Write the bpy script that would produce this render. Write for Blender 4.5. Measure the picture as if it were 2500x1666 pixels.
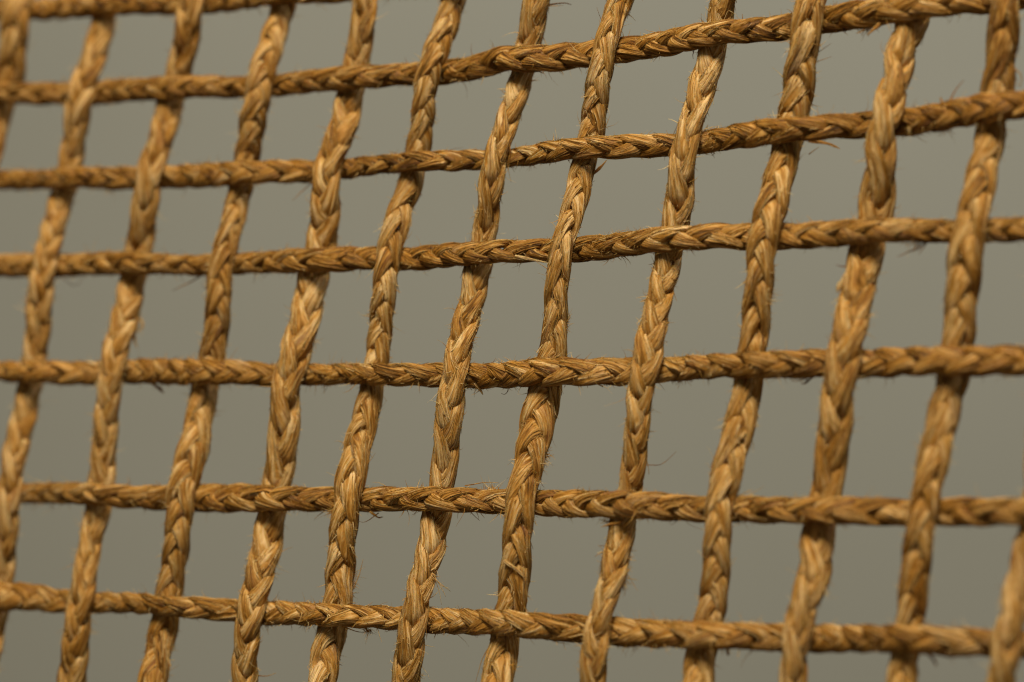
import bpy, math
import numpy as np
from mathutils import Vector

sc = bpy.context.scene
for o in list(bpy.data.objects):
    bpy.data.objects.remove(o, do_unlink=True)
COL = sc.collection

# ------------------------------------------------------------------ camera
cam_data = bpy.data.cameras.new("camera")
cam = bpy.data.objects.new("camera", cam_data)
COL.objects.link(cam)
cam.location = (0, -0.5, 0)
cam.rotation_euler = (math.radians(90), 0, 0)
cam_data.lens = 80
cam_data.sensor_width = 36
cam_data.clip_start = 0.01
cam_data.clip_end = 20
cam_data.dof.use_dof = True
cam_data.dof.focus_distance = 0.503
cam_data.dof.aperture_fstop = 7.2
sc.camera = cam

# ------------------------------------------------------------------ light
world = bpy.data.worlds.new("World")
sc.world = world
world.use_nodes = True
bg = world.node_tree.nodes["Background"]
bg.inputs["Color"].default_value = (1.0, 0.88, 0.68, 1)
bg.inputs["Strength"].default_value = 0.12

def area_light(name, loc, target, sx, sy, power, color):
    l = bpy.data.lights.new(name, 'AREA')
    l.shape = 'RECTANGLE'
    l.size, l.size_y = sx, sy
    l.energy = power
    l.color = color
    o = bpy.data.objects.new(name, l)
    COL.objects.link(o)
    o.location = loc
    o.rotation_euler = (Vector(target) - Vector(loc)).to_track_quat('-Z', 'Y').to_euler()
    return o

area_light("overhead_softbox", (-0.10, -0.58, 0.95), (0, 0.05, 0), 0.52, 0.42, 18.5, (1.0, 0.90, 0.72))
area_light("wall_light", (0.5, 0.1, 1.3), (0.15, 1.2, -0.2), 0.8, 0.5, 12.4, (0.99, 0.98, 0.98))

sc.view_settings.view_transform = 'Standard'
sc.view_settings.look = 'None'
sc.view_settings.exposure = 0.0
sc.view_settings.gamma = 1.0
sc.view_settings.use_curve_mapping = False
sc.cycles.use_denoising = True
sc.cycles.filter_width = 1.2

# ------------------------------------------------------------------ materials
def wall_material():
    m = bpy.data.materials.new("grey_plaster")
    m.use_nodes = True
    nt = m.node_tree
    b = nt.nodes["Principled BSDF"]
    tc = nt.nodes.new("ShaderNodeTexCoord")
    n = nt.nodes.new("ShaderNodeTexNoise")
    n.inputs["Scale"].default_value = 3.0
    n.inputs["Detail"].default_value = 3.0
    r = nt.nodes.new("ShaderNodeValToRGB")
    r.color_ramp.elements[0].position = 0.3
    r.color_ramp.elements[0].color = (0.322, 0.318, 0.263, 1)
    r.color_ramp.elements[1].position = 0.7
    r.color_ramp.elements[1].color = (0.345, 0.339, 0.283, 1)
    nt.links.new(tc.outputs["Object"], n.inputs["Vector"])
    nt.links.new(n.outputs["Fac"], r.inputs["Fac"])
    nt.links.new(r.outputs["Color"], b.inputs["Base Color"])
    b.inputs["Roughness"].default_value = 0.9
    return m

def fibre_material():
    """Dry plant fibre. 'tone' (per fibre) and 'fib' (coordinates that run with
    the fibre: two across it, one along it, in mm) are stored on the meshes."""
    m = bpy.data.materials.new("dry_plant_fibre")
    m.use_nodes = True
    nt = m.node_tree
    N, L = nt.nodes.new, nt.links.new
    b = nt.nodes["Principled BSDF"]
    at = N("ShaderNodeAttribute"); at.attribute_name = "tone"
    af = N("ShaderNodeAttribute"); af.attribute_name = "fib"

    def noise(scale_vec, scale, detail, rough=0.55):
        mp = N("ShaderNodeMapping"); mp.inputs["Scale"].default_value = scale_vec
        L(af.outputs["Vector"], mp.inputs["Vector"])
        n = N("ShaderNodeTexNoise")
        n.inputs["Scale"].default_value = scale
        n.inputs["Detail"].default_value = detail
        n.inputs["Roughness"].default_value = rough
        L(mp.outputs["Vector"], n.inputs["Vector"])
        return n.outputs["Fac"]

    def math_(op, a, bb, c=None):
        x = N("ShaderNodeMath"); x.operation = op
        for k, v in enumerate((a, bb, c)):
            if v is None:
                continue
            if isinstance(v, (int, float)):
                x.inputs[k].default_value = v
            else:
                L(v, x.inputs[k])
        return x.outputs[0]

    streak = noise((1, 1, 0.05), 2.6, 3.0)          # long thin streaks
    fine = noise((1, 1, 0.07), 5.5, 2.0)            # hair-fine streaks
    patch = noise((0.35, 0.35, 0.12), 1.0, 2.0)     # stained lengths
    v = math_('MULTIPLY_ADD', streak, 1.3, -0.65)
    v = math_('ADD', v, math_('MULTIPLY_ADD', fine, 1.25, -0.625))
    v = math_('ADD', v, math_('MULTIPLY_ADD', patch, 0.5, -0.25))
    v = math_('ADD', v, at.outputs["Fac"])
    ramp = N("ShaderNodeValToRGB")
    e = ramp.color_ramp.elements
    e[0].position = 0.0; e[0].color = (0.080, 0.033, 0.004, 1)
    e[1].position = 1.0; e[1].color = (0.70, 0.47, 0.21, 1)
    for p, c in ((0.25, (0.222, 0.091, 0.010, 1)), (0.5, (0.400, 0.187, 0.031, 1)), (0.75, (0.55, 0.31, 0.092, 1))):
        k = e.new(p); k.color = c
    L(v, ramp.inputs["Fac"])
    # purplish brown stains
    st = noise((0.5, 0.5, 0.10), 1.3, 3.0)
    sr = N("ShaderNodeMapRange")
    sr.inputs[1].default_value = 0.56; sr.inputs[2].default_value = 0.72
    sr.inputs[3].default_value = 0.0; sr.inputs[4].default_value = 0.55
    L(st, sr.inputs[0])
    mx = N("ShaderNodeMix"); mx.data_type = 'RGBA'
    L(sr.outputs[0], mx.inputs[0])
    L(ramp.outputs["Color"], mx.inputs[6])
    mx.inputs[7].default_value = (0.21, 0.088, 0.040, 1)
    L(mx.outputs[2], b.inputs["Base Color"])
    rr = N("ShaderNodeMapRange")
    rr.inputs[3].default_value = 0.42; rr.inputs[4].default_value = 0.68
    L(fine, rr.inputs[0]); L(rr.outputs[0], b.inputs["Roughness"])
    b.inputs["Specular IOR Level"].default_value = 0.16
    # thin dry fibre lets a little warm light through
    b.inputs["Subsurface Weight"].default_value = 0.22
    b.inputs["Subsurface Radius"].default_value = (1.0, 0.45, 0.12)
    b.inputs["Subsurface Scale"].default_value = 0.0007
    hb = math_('ADD', streak, math_('MULTIPLY', fine, 0.8))
    bp = N("ShaderNodeBump")
    bp.inputs["Strength"].default_value = 0.9
    bp.inputs["Distance"].default_value = 0.0007
    L(hb, bp.inputs["Height"]); L(bp.outputs["Normal"], b.inputs["Normal"])
    return m

MAT_WALL = wall_material()
MAT_FIBRE = fibre_material()

# ------------------------------------------------------------------ mesh helpers
def mesh_from_quads(name, verts, quads, tone, fib, mat):
    me = bpy.data.meshes.new(name)
    nv, nq = len(verts), len(quads)
    me.vertices.add(nv)
    me.vertices.foreach_set("co", np.ascontiguousarray(verts, dtype=np.float32).ravel())
    me.loops.add(nq * 4)
    me.loops.foreach_set("vertex_index", np.ascontiguousarray(quads, dtype=np.int32).ravel())
    me.polygons.add(nq)
    me.polygons.foreach_set("loop_start", np.arange(0, nq * 4, 4, dtype=np.int32))
    a = me.attributes.new("tone", 'FLOAT', 'POINT')
    a.data.foreach_set("value", np.ascontiguousarray(tone, dtype=np.float32).ravel())
    a = me.attributes.new("fib", 'FLOAT_VECTOR', 'POINT')
    a.data.foreach_set("vector", np.ascontiguousarray(fib, dtype=np.float32).ravel())
    me.update(calc_edges=True)
    me.validate()
    me.polygons.foreach_set("use_smooth", np.ones(len(me.polygons), dtype=bool))
    me.materials.append(mat)
    return me

def link(name, me, parent=None):
    o = bpy.data.objects.new(name, me)
    COL.objects.link(o)
    if parent is not None:
        o.parent = parent
        o.matrix_parent_inverse = parent.matrix_world.inverted()
    return o

def grid_quads(rows, cols, wrap):
    i = np.arange(rows - 1)[:, None]
    j = np.arange(cols if wrap else cols - 1)[None, :]
    j2 = (j + 1) % cols
    q = np.stack([i * cols + j, i * cols + j2, (i + 1) * cols + j2, (i + 1) * cols + j], -1)
    return q.reshape(-1, 4)

def unit(a):
    return a / np.maximum(np.linalg.norm(a, axis=-1, keepdims=True), 1e-12)

def smooth_noise(rng, s, wavelength):
    """1-D smooth noise in about -1..1 over the lengths s (mm)."""
    n = int((s[-1] - s[0]) / wavelength) + 5
    k = rng.uniform(-1, 1, n)
    x = (s - s[0]) / wavelength + 1.0 + rng.uniform(0, .9)
    i = np.clip(x.astype(int), 1, n - 3)
    t = x - i
    p0, p1, p2, p3 = k[i - 1], k[i], k[i + 1], k[i + 2]
    return 0.5 * ((2 * p1) + (-p0 + p2) * t + (2 * p0 - 5 * p1 + 4 * p2 - p3) * t**2 + (-p0 + 3 * p1 - 3 * p2 + p3) * t**3)

def catmull(P, step):
    """Resample control points (mm, last column the half width) evenly by length."""
    P = np.asarray(P, dtype=float)
    seg = np.linalg.norm(np.diff(P[:, :3], axis=0), axis=1)
    k = np.concatenate([[0], np.cumsum(seg)])
    M = np.gradient(P, k, axis=0)
    s = np.arange(0, k[-1], step)
    i = np.clip(np.searchsorted(k, s, side='right') - 1, 0, len(k) - 2)
    h = (k[i + 1] - k[i])[:, None]
    t = ((s - k[i]) / h[:, 0])[:, None]
    Q = (2*t**3-3*t**2+1)*P[i] + (t**3-2*t**2+t)*h*M[i] + (-2*t**3+3*t**2)*P[i+1] + (t**3-t**2)*h*M[i+1]
    return s, Q

MM = 0.001
STEP = 0.75          # mm between rings of a strand
NTH = 37             # points round a strand

# ------------------------------------------------------------------ wall behind the net
wv = np.array([(-3, 1.25, -2.5), (3, 1.25, -2.5), (3, 1.25, 2.5), (-3, 1.25, 2.5),
               (-3, 1.35, -2.5), (3, 1.35, -2.5), (3, 1.35, 2.5), (-3, 1.35, 2.5)], float)
wq = np.array([(0, 1, 2, 3), (5, 4, 7, 6), (4, 0, 3, 7), (1, 5, 6, 2), (3, 2, 6, 7), (4, 5, 1, 0)])
wall = link("wall", mesh_from_quads("wall", wv, wq, np.zeros(8), wv, MAT_WALL))
wall.data.polygons.foreach_set("use_smooth", np.zeros(6, dtype=bool))
wall["kind"] = "structure"

# ------------------------------------------------------------------ centre lines of the cords
# (x, y, z, half width) in mm; the net hangs in a sheet turned about 30 degrees to
# the lens, right side and lower edge nearer, each cord passing over and under in turn
UPRIGHT = [
    [(-129.3,116.7,121.3,3.93),(-129.9,115.7,116.5,3.94),(-130.4,114.3,111.6,3.96),(-130.7,111.9,106.5,3.99),(-130.8,108.9,101.4,3.98),(-130.8,105.9,96.3,3.95),(-131.0,103.4,91.3,3.87),(-131.3,102.0,86.6,3.72),(-131.8,101.9,82.0,3.57),(-132.3,102.8,77.6,3.49),(-132.7,103.7,73.1,3.45),(-133.6,104.4,68.6,3.41),(-135.0,104.1,64.0,3.36),(-136.1,102.6,59.3,3.30),(-136.6,100.1,54.5,3.25),(-137.1,97.4,49.8,3.20),(-137.7,95.3,45.1,3.15),(-138.5,94.4,40.5,3.12),(-139.6,94.7,36.1,3.09),(-140.9,95.8,31.6,3.08),(-142.2,97.1,27.2,3.06),(-143.4,97.8,22.7,3.05),(-144.2,97.2,18.2,3.03),(-144.8,95.7,13.6,3.01),(-145.2,93.5,9.1,2.99),(-145.6,91.1,4.6,2.97),(-145.9,88.7,0.1,2.96),(-146.3,86.9,-4.3,2.94),(-147.0,85.9,-8.8,2.94),(-147.8,85.6,-13.2,2.94),(-148.7,85.8,-17.6,2.94),(-149.7,86.4,-22.1,2.95),(-150.7,87.0,-26.5,2.96),(-151.7,87.4,-31.0,2.97),(-152.5,87.4,-35.4,2.98),(-153.2,86.8,-39.8,2.99),(-153.7,85.2,-44.1,2.99),(-153.9,82.9,-48.4,2.99),(-154.0,80.2,-52.5,2.98),(-154.2,77.8,-56.7,2.98),(-154.5,76.0,-60.9,2.98),(-155.1,75.2,-65.1,2.99),(-156.0,75.4,-69.5,3.00),(-157.1,76.4,-74.0,3.02),(-158.2,77.6,-78.5,3.04),(-159.3,78.4,-83.0,3.05),(-160.1,78.4,-87.3,3.06),(-160.7,77.6,-91.6,3.06),(-161.3,76.8,-95.8,3.07),(-162.0,76.0,-100.1,3.07),(-162.6,75.3,-104.3,3.07),(-163.2,74.5,-108.5,3.07),(-163.9,73.8,-112.7,3.06)],
    [(-97.0,90.5,116.2,2.75),(-98.3,90.0,111.6,2.72),(-99.7,90.2,107.2,2.67),(-101.2,91.2,102.9,2.61),(-102.8,92.4,98.6,2.58),(-104.2,93.4,94.3,2.59),(-105.3,93.6,89.9,2.67),(-106.0,92.7,85.2,2.84),(-106.6,90.8,80.5,2.99),(-107.4,88.3,75.7,3.09),(-108.5,86.1,71.0,3.18),(-109.9,84.5,66.4,3.25),(-110.9,83.8,61.9,3.24),(-111.6,83.9,57.5,3.18),(-112.4,84.9,53.2,3.15),(-113.2,85.9,48.8,3.11),(-114.1,86.4,44.4,3.07),(-115.0,85.8,40.0,3.00),(-115.9,84.2,35.4,2.95),(-116.6,81.8,30.9,2.94),(-117.3,79.3,26.4,3.03),(-118.1,77.4,21.9,3.11),(-118.7,76.4,17.5,3.13),(-119.2,76.1,13.2,3.11),(-119.9,76.5,8.8,3.07),(-120.2,77.0,4.5,3.03),(-120.6,77.4,0.1,3.00),(-121.3,77.5,-4.3,2.99),(-121.9,76.9,-8.6,3.00),(-122.4,75.6,-13.0,3.01),(-122.7,73.9,-17.3,3.00),(-123.3,71.9,-21.5,2.98),(-123.9,69.9,-25.7,2.98),(-124.4,67.9,-30.0,3.00),(-124.6,66.3,-34.1,3.03),(-125.0,65.2,-38.4,3.05),(-125.4,64.8,-42.6,3.07),(-125.7,64.9,-46.9,3.08),(-126.1,65.5,-51.2,3.08),(-126.5,66.0,-55.5,3.07),(-127.0,66.1,-59.8,3.06),(-127.6,65.6,-64.0,3.05),(-128.1,64.3,-68.2,3.03),(-128.5,62.1,-72.1,3.01),(-128.8,59.5,-76.0,2.99),(-129.0,57.1,-79.9,2.97),(-129.3,55.2,-83.8,2.96),(-129.7,54.2,-87.9,2.95),(-130.2,53.4,-91.9,2.95),(-130.6,52.5,-96.0,2.94),(-131.0,51.7,-100.0,2.94),(-131.4,50.8,-104.0,2.94),(-131.8,50.0,-108.0,2.94)],
    [(-77.0,84.0,114.9,3.22),(-77.7,83.1,110.3,3.22),(-78.4,81.5,105.6,3.22),(-78.9,79.3,100.8,3.21),(-79.4,76.7,96.0,3.20),(-79.9,74.4,91.3,3.19),(-80.4,72.8,86.7,3.16),(-80.9,72.0,82.3,3.12),(-81.6,72.5,78.0,3.09),(-82.6,73.7,73.8,3.11),(-83.8,74.9,69.6,3.15),(-85.0,75.4,65.4,3.22),(-86.1,74.6,60.9,3.24),(-86.8,72.6,56.4,3.26),(-87.5,70.1,51.8,3.27),(-88.8,68.0,47.3,3.27),(-89.9,66.5,42.9,3.29),(-90.6,65.7,38.6,3.34),(-91.1,65.9,34.3,3.39),(-91.9,67.0,30.1,3.35),(-92.8,68.0,25.9,3.30),(-93.5,68.4,21.6,3.26),(-94.2,67.7,17.3,3.25),(-94.8,66.2,12.9,3.22),(-95.2,64.1,8.6,3.18),(-95.9,61.9,4.3,3.10),(-96.8,60.0,0.1,3.01),(-97.7,58.5,-4.1,2.92),(-98.2,57.5,-8.3,2.88),(-98.7,57.0,-12.5,2.89),(-99.1,56.9,-16.7,2.93),(-99.5,57.1,-21.0,2.99),(-99.8,57.4,-25.2,3.04),(-100.1,57.5,-29.4,3.07),(-100.4,57.3,-33.6,3.07),(-100.8,56.7,-37.8,3.02),(-101.3,55.5,-41.9,2.95),(-101.9,53.8,-46.0,2.87),(-102.4,51.7,-49.9,2.85),(-102.8,49.5,-53.9,2.87),(-103.1,47.6,-57.9,2.93),(-103.5,46.3,-61.9,3.01),(-104.0,45.7,-65.9,3.09),(-104.4,45.8,-70.0,3.18),(-104.9,46.3,-74.2,3.26),(-105.4,46.9,-78.5,3.34),(-105.8,47.1,-82.6,3.40),(-106.1,46.6,-86.7,3.43),(-106.4,45.7,-90.7,3.43),(-106.7,44.8,-94.6,3.42),(-107.0,43.9,-98.6,3.40),(-107.3,43.0,-102.5,3.37),(-107.6,42.1,-106.5,3.36)],
    [(-47.2,59.7,110.1,3.08),(-48.6,59.8,105.9,3.08),(-50.0,60.7,101.8,3.06),(-51.5,61.9,97.8,3.05),(-53.0,63.1,93.8,3.04),(-54.5,63.7,89.6,3.04),(-55.9,63.6,85.3,3.06),(-57.1,62.6,80.9,3.11),(-58.3,60.7,76.4,3.18),(-59.4,58.5,71.9,3.22),(-60.7,56.7,67.4,3.18),(-61.5,55.4,63.1,3.15),(-62.2,54.9,58.8,3.18),(-63.0,55.5,54.7,3.22),(-63.8,56.6,50.6,3.25),(-64.6,57.5,46.5,3.17),(-65.4,57.6,42.3,3.04),(-66.3,56.8,38.0,2.90),(-67.0,55.0,33.7,2.80),(-67.8,52.7,29.3,2.76),(-68.6,50.6,25.1,2.77),(-69.6,49.1,20.9,2.78),(-70.3,48.3,16.7,2.85),(-70.6,48.0,12.5,2.92),(-70.7,48.0,8.4,2.98),(-71.2,48.6,4.2,3.05),(-71.8,49.1,0.1,3.15),(-72.4,49.3,-4.1,3.24),(-73.2,48.8,-8.2,3.32),(-74.0,47.8,-12.3,3.40),(-74.7,46.2,-16.4,3.47),(-75.1,44.2,-20.5,3.51),(-75.6,42.2,-24.5,3.50),(-76.5,40.4,-28.5,3.46),(-77.5,39.1,-32.5,3.35),(-78.3,38.1,-36.5,3.25),(-78.6,37.4,-40.5,3.20),(-78.9,37.4,-44.6,3.17),(-79.4,37.9,-48.7,3.17),(-80.0,38.6,-52.8,3.17),(-80.8,39.1,-57.0,3.16),(-81.4,39.0,-61.0,3.17),(-81.9,38.1,-65.0,3.18),(-82.4,36.7,-68.9,3.23),(-83.0,34.7,-72.7,3.28),(-83.5,32.6,-76.4,3.34),(-84.0,30.7,-80.1,3.39),(-84.5,29.3,-83.9,3.41),(-85.1,28.6,-87.8,3.41),(-85.7,27.9,-91.7,3.40),(-86.3,27.2,-95.6,3.38),(-86.9,26.5,-99.4,3.36),(-87.5,25.8,-103.3,3.35)],
    [(-33.0,56.6,109.5,2.78),(-33.5,55.0,105.0,2.76),(-33.9,52.9,100.4,2.74),(-34.3,50.5,95.8,2.71),(-34.7,48.3,91.3,2.69),(-35.0,46.6,86.9,2.69),(-35.3,45.6,82.6,2.72),(-35.5,45.5,78.5,2.77),(-36.0,46.2,74.4,2.85),(-36.8,47.1,70.4,2.97),(-37.4,47.5,66.3,3.15),(-38.4,47.2,62.2,3.22),(-39.1,45.8,57.9,3.26),(-39.7,43.6,53.5,3.28),(-40.8,41.4,49.2,3.25),(-42.5,40.0,45.0,3.19),(-43.6,39.0,40.8,3.23),(-44.1,38.6,36.7,3.31),(-44.2,38.8,32.7,3.44),(-44.5,39.6,28.7,3.47),(-45.0,40.3,24.6,3.48),(-45.9,40.6,20.5,3.52),(-47.1,40.1,16.4,3.56),(-47.7,38.6,12.3,3.61),(-48.1,36.5,8.2,3.64),(-48.8,34.5,4.1,3.64),(-49.8,32.7,0.1,3.61),(-50.7,31.3,-3.9,3.50),(-52.2,30.7,-7.9,3.38),(-52.8,30.2,-11.9,3.38),(-53.0,30.1,-15.9,3.44),(-53.2,30.2,-19.9,3.48),(-53.5,30.6,-24.0,3.44),(-53.9,30.9,-28.0,3.34),(-54.6,31.1,-32.0,3.25),(-55.3,30.8,-36.0,3.22),(-56.0,29.9,-40.0,3.25),(-56.4,28.3,-43.8,3.33),(-56.9,26.4,-47.7,3.38),(-57.6,24.4,-51.4,3.36),(-58.3,22.6,-55.2,3.25),(-59.2,21.4,-59.0,3.15),(-60.0,20.6,-62.9,3.07),(-60.6,20.4,-66.8,3.03),(-61.0,20.7,-70.8,3.00),(-61.2,21.1,-74.8,2.98),(-61.4,21.5,-78.8,2.96),(-61.8,21.6,-82.7,2.95),(-62.3,21.0,-86.6,2.94),(-62.7,20.3,-90.4,2.94),(-63.2,19.5,-94.2,2.94),(-63.7,18.8,-98.0,2.95),(-64.2,18.1,-101.7,2.94)],
    [(-5.7,34.6,105.2,2.85),(-7.0,35.2,101.2,2.85),(-8.4,36.2,97.4,2.85),(-9.8,37.3,93.5,2.84),(-11.2,38.1,89.6,2.84),(-12.5,38.2,85.5,2.84),(-13.7,37.5,81.4,2.86),(-14.7,35.9,77.1,2.90),(-16.0,33.9,72.7,2.93),(-17.5,32.2,68.5,2.93),(-18.8,30.9,64.3,2.87),(-19.9,30.6,60.3,2.76),(-20.4,30.7,56.3,2.73),(-20.8,31.4,52.3,2.74),(-21.3,32.1,48.4,2.79),(-22.1,32.4,44.4,2.90),(-22.9,31.9,40.3,2.93),(-23.7,30.6,36.2,2.93),(-25.3,29.2,32.1,2.95),(-26.5,27.4,28.0,2.93),(-27.6,25.7,23.9,2.86),(-28.4,24.6,19.9,2.82),(-28.9,23.9,15.9,2.82),(-29.3,23.8,12.0,2.85),(-29.8,24.1,8.0,2.83),(-30.3,24.5,4.1,2.80),(-30.6,24.7,0.1,2.79),(-31.1,24.7,-3.9,2.82),(-31.7,24.2,-7.8,2.87),(-32.4,23.3,-11.8,2.94),(-33.2,22.0,-15.7,3.03),(-34.1,20.5,-19.6,3.14),(-35.0,18.8,-23.4,3.23),(-35.7,17.1,-27.3,3.24),(-36.5,15.7,-31.1,3.23),(-37.1,14.7,-34.9,3.12),(-37.7,14.1,-38.8,3.03),(-38.1,14.1,-42.7,2.98),(-38.5,14.4,-46.6,3.00),(-38.6,14.8,-50.5,3.10),(-39.0,15.1,-54.4,3.21),(-39.4,15.1,-58.3,3.29),(-40.1,14.8,-62.2,3.31),(-40.8,13.7,-65.9,3.26),(-41.6,12.1,-69.6,3.16),(-42.1,10.1,-73.2,3.10),(-42.7,8.1,-76.7,3.06),(-43.2,6.4,-80.3,3.03),(-43.9,5.4,-84.0,3.02),(-44.6,4.8,-87.7,3.02),(-45.3,4.2,-91.4,3.03),(-46.0,3.6,-95.1,3.03),(-46.6,3.0,-98.8,3.03)],
    [(10.7,29.1,104.1,3.01),(9.9,27.3,99.8,2.99),(9.0,25.4,95.4,2.97),(8.1,23.5,91.1,2.94),(7.3,22.0,86.9,2.93),(6.5,21.1,82.8,2.93),(5.8,21.2,78.9,2.95),(5.1,22.1,75.1,3.02),(4.4,23.2,71.3,3.03),(3.6,23.9,67.4,2.98),(2.7,23.5,63.4,2.90),(1.8,22.3,59.3,2.79),(0.7,20.6,55.2,2.69),(-0.8,19.0,51.1,2.65),(-2.1,17.5,47.0,2.65),(-3.5,16.5,43.0,2.72),(-4.2,15.9,39.1,2.79),(-4.7,16.0,35.2,2.82),(-5.2,16.6,31.3,2.81),(-5.7,17.2,27.5,2.78),(-6.3,17.6,23.6,2.79),(-7.1,17.3,19.6,2.82),(-7.9,16.4,15.7,2.87),(-8.5,15.0,11.8,2.94),(-9.4,13.4,7.9,2.98),(-10.5,11.8,4.0,2.98),(-11.5,10.3,0.1,2.95),(-12.3,9.0,-3.8,2.90),(-12.9,8.1,-7.6,2.90),(-13.5,7.6,-11.4,2.92),(-14.0,7.5,-15.3,2.95),(-14.3,7.7,-19.1,2.98),(-14.5,8.0,-23.0,2.98),(-14.9,8.3,-26.8,2.98),(-15.4,8.4,-30.7,2.99),(-16.0,8.1,-34.5,3.04),(-16.7,7.3,-38.3,3.12),(-17.4,6.1,-42.0,3.22),(-18.0,4.4,-45.7,3.20),(-18.9,2.7,-49.3,3.12),(-20.0,1.1,-52.9,3.03),(-20.7,-0.3,-56.6,2.99),(-21.4,-1.2,-60.2,3.00),(-22.0,-1.6,-64.0,3.05),(-22.5,-1.5,-67.7,3.10),(-22.9,-1.1,-71.6,3.15),(-23.3,-0.5,-75.4,3.19),(-23.8,-0.1,-79.3,3.21),(-24.3,-0.2,-83.0,3.21),(-24.8,-0.9,-86.7,3.20),(-25.3,-1.6,-90.3,3.19),(-25.8,-2.2,-94.0,3.18),(-26.3,-2.9,-97.6,3.17)],
    [(32.5,11.9,100.7,2.82),(31.3,12.8,97.0,2.84),(30.1,13.7,93.3,2.88),(28.8,14.5,89.6,2.93),(27.6,14.7,85.7,2.95),(26.2,14.4,81.8,2.93),(24.8,13.0,77.7,2.85),(23.3,11.1,73.5,2.70),(21.8,9.4,69.4,2.63),(20.7,8.2,65.4,2.62),(20.0,7.8,61.5,2.62),(19.3,8.1,57.7,2.63),(18.8,8.8,53.9,2.65),(18.3,9.4,50.2,2.67),(17.7,9.7,46.3,2.72),(16.8,9.4,42.5,2.75),(15.8,8.4,38.5,2.76),(14.9,6.8,34.6,2.76),(13.9,5.1,30.6,2.75),(12.8,3.5,26.7,2.70),(11.6,2.3,22.9,2.63),(10.8,1.6,19.1,2.61),(10.2,1.3,15.2,2.61),(9.9,1.3,11.5,2.63),(9.7,1.6,7.7,2.66),(9.5,1.8,3.9,2.75),(9.3,2.0,0.1,2.91),(8.7,2.0,-3.7,3.16),(8.0,1.6,-7.5,3.29),(7.1,0.7,-11.3,3.42),(6.2,-0.6,-15.0,3.56),(5.4,-2.1,-18.7,3.57),(4.6,-3.9,-22.4,3.44),(3.8,-5.5,-26.1,3.37),(2.9,-6.8,-29.7,3.30),(2.1,-7.8,-33.4,3.23),(1.6,-8.4,-37.1,3.19),(1.3,-8.7,-40.8,3.18),(1.1,-8.5,-44.5,3.20),(0.8,-8.1,-48.3,3.19),(0.5,-7.7,-52.0,3.18),(-0.0,-7.5,-55.8,3.17),(-0.6,-7.6,-59.5,3.18),(-1.3,-8.2,-63.1,3.21),(-2.0,-9.5,-66.7,3.26),(-2.6,-11.2,-70.1,3.32),(-3.4,-13.1,-73.5,3.36),(-4.1,-14.9,-76.9,3.38),(-4.8,-16.3,-80.4,3.38),(-5.5,-17.0,-83.9,3.36),(-6.1,-17.6,-87.4,3.35),(-6.8,-18.2,-91.0,3.33),(-7.4,-18.7,-94.5,3.32)],
    [(51.9,2.4,98.8,2.68),(50.9,0.7,94.7,2.65),(49.8,-0.8,90.7,2.60),(48.8,-2.1,86.7,2.55),(47.9,-2.8,82.8,2.52),(47.1,-2.6,79.1,2.55),(46.4,-1.5,75.5,2.64),(45.8,-0.3,71.9,2.81),(45.0,0.0,68.1,2.93),(44.1,-0.7,64.3,2.98),(43.0,-1.9,60.3,2.99),(41.8,-3.4,56.4,2.92),(40.4,-4.9,52.5,2.80),(39.2,-6.3,48.6,2.69),(38.1,-7.4,44.8,2.68),(37.3,-7.9,41.0,2.76),(36.8,-7.9,37.3,2.91),(36.5,-7.4,33.6,3.06),(36.2,-6.7,29.9,3.14),(35.6,-6.2,26.2,3.07),(34.8,-6.3,22.5,2.97),(34.0,-7.0,18.7,2.91),(33.3,-8.3,15.0,2.85),(32.3,-9.7,11.2,2.86),(31.3,-11.1,7.5,2.90),(30.3,-12.7,3.8,2.97),(29.5,-14.1,0.1,3.03),(28.8,-15.2,-3.6,3.03),(28.0,-15.8,-7.2,2.95),(27.3,-16.0,-10.9,2.81),(27.0,-16.1,-14.5,2.73),(26.7,-16.0,-18.2,2.70),(26.4,-15.7,-21.9,2.70),(25.9,-15.4,-25.6,2.72),(25.6,-15.4,-29.2,2.73),(24.9,-15.5,-32.9,2.74),(24.0,-16.0,-36.5,2.75),(23.3,-17.0,-40.1,2.76),(22.6,-18.4,-43.6,2.77),(21.8,-19.9,-47.1,2.72),(20.8,-21.4,-50.6,2.64),(19.6,-22.6,-54.1,2.57),(18.6,-23.6,-57.5,2.58),(17.8,-24.2,-61.1,2.66),(17.3,-24.5,-64.6,2.73),(17.0,-24.4,-68.2,2.76),(16.6,-24.0,-71.9,2.79),(16.2,-23.4,-75.6,2.81),(15.6,-23.1,-79.2,2.82),(14.9,-23.2,-82.8,2.81),(14.2,-23.7,-86.3,2.80),(13.5,-24.2,-89.8,2.79),(12.9,-24.8,-93.3,2.78)],
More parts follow.
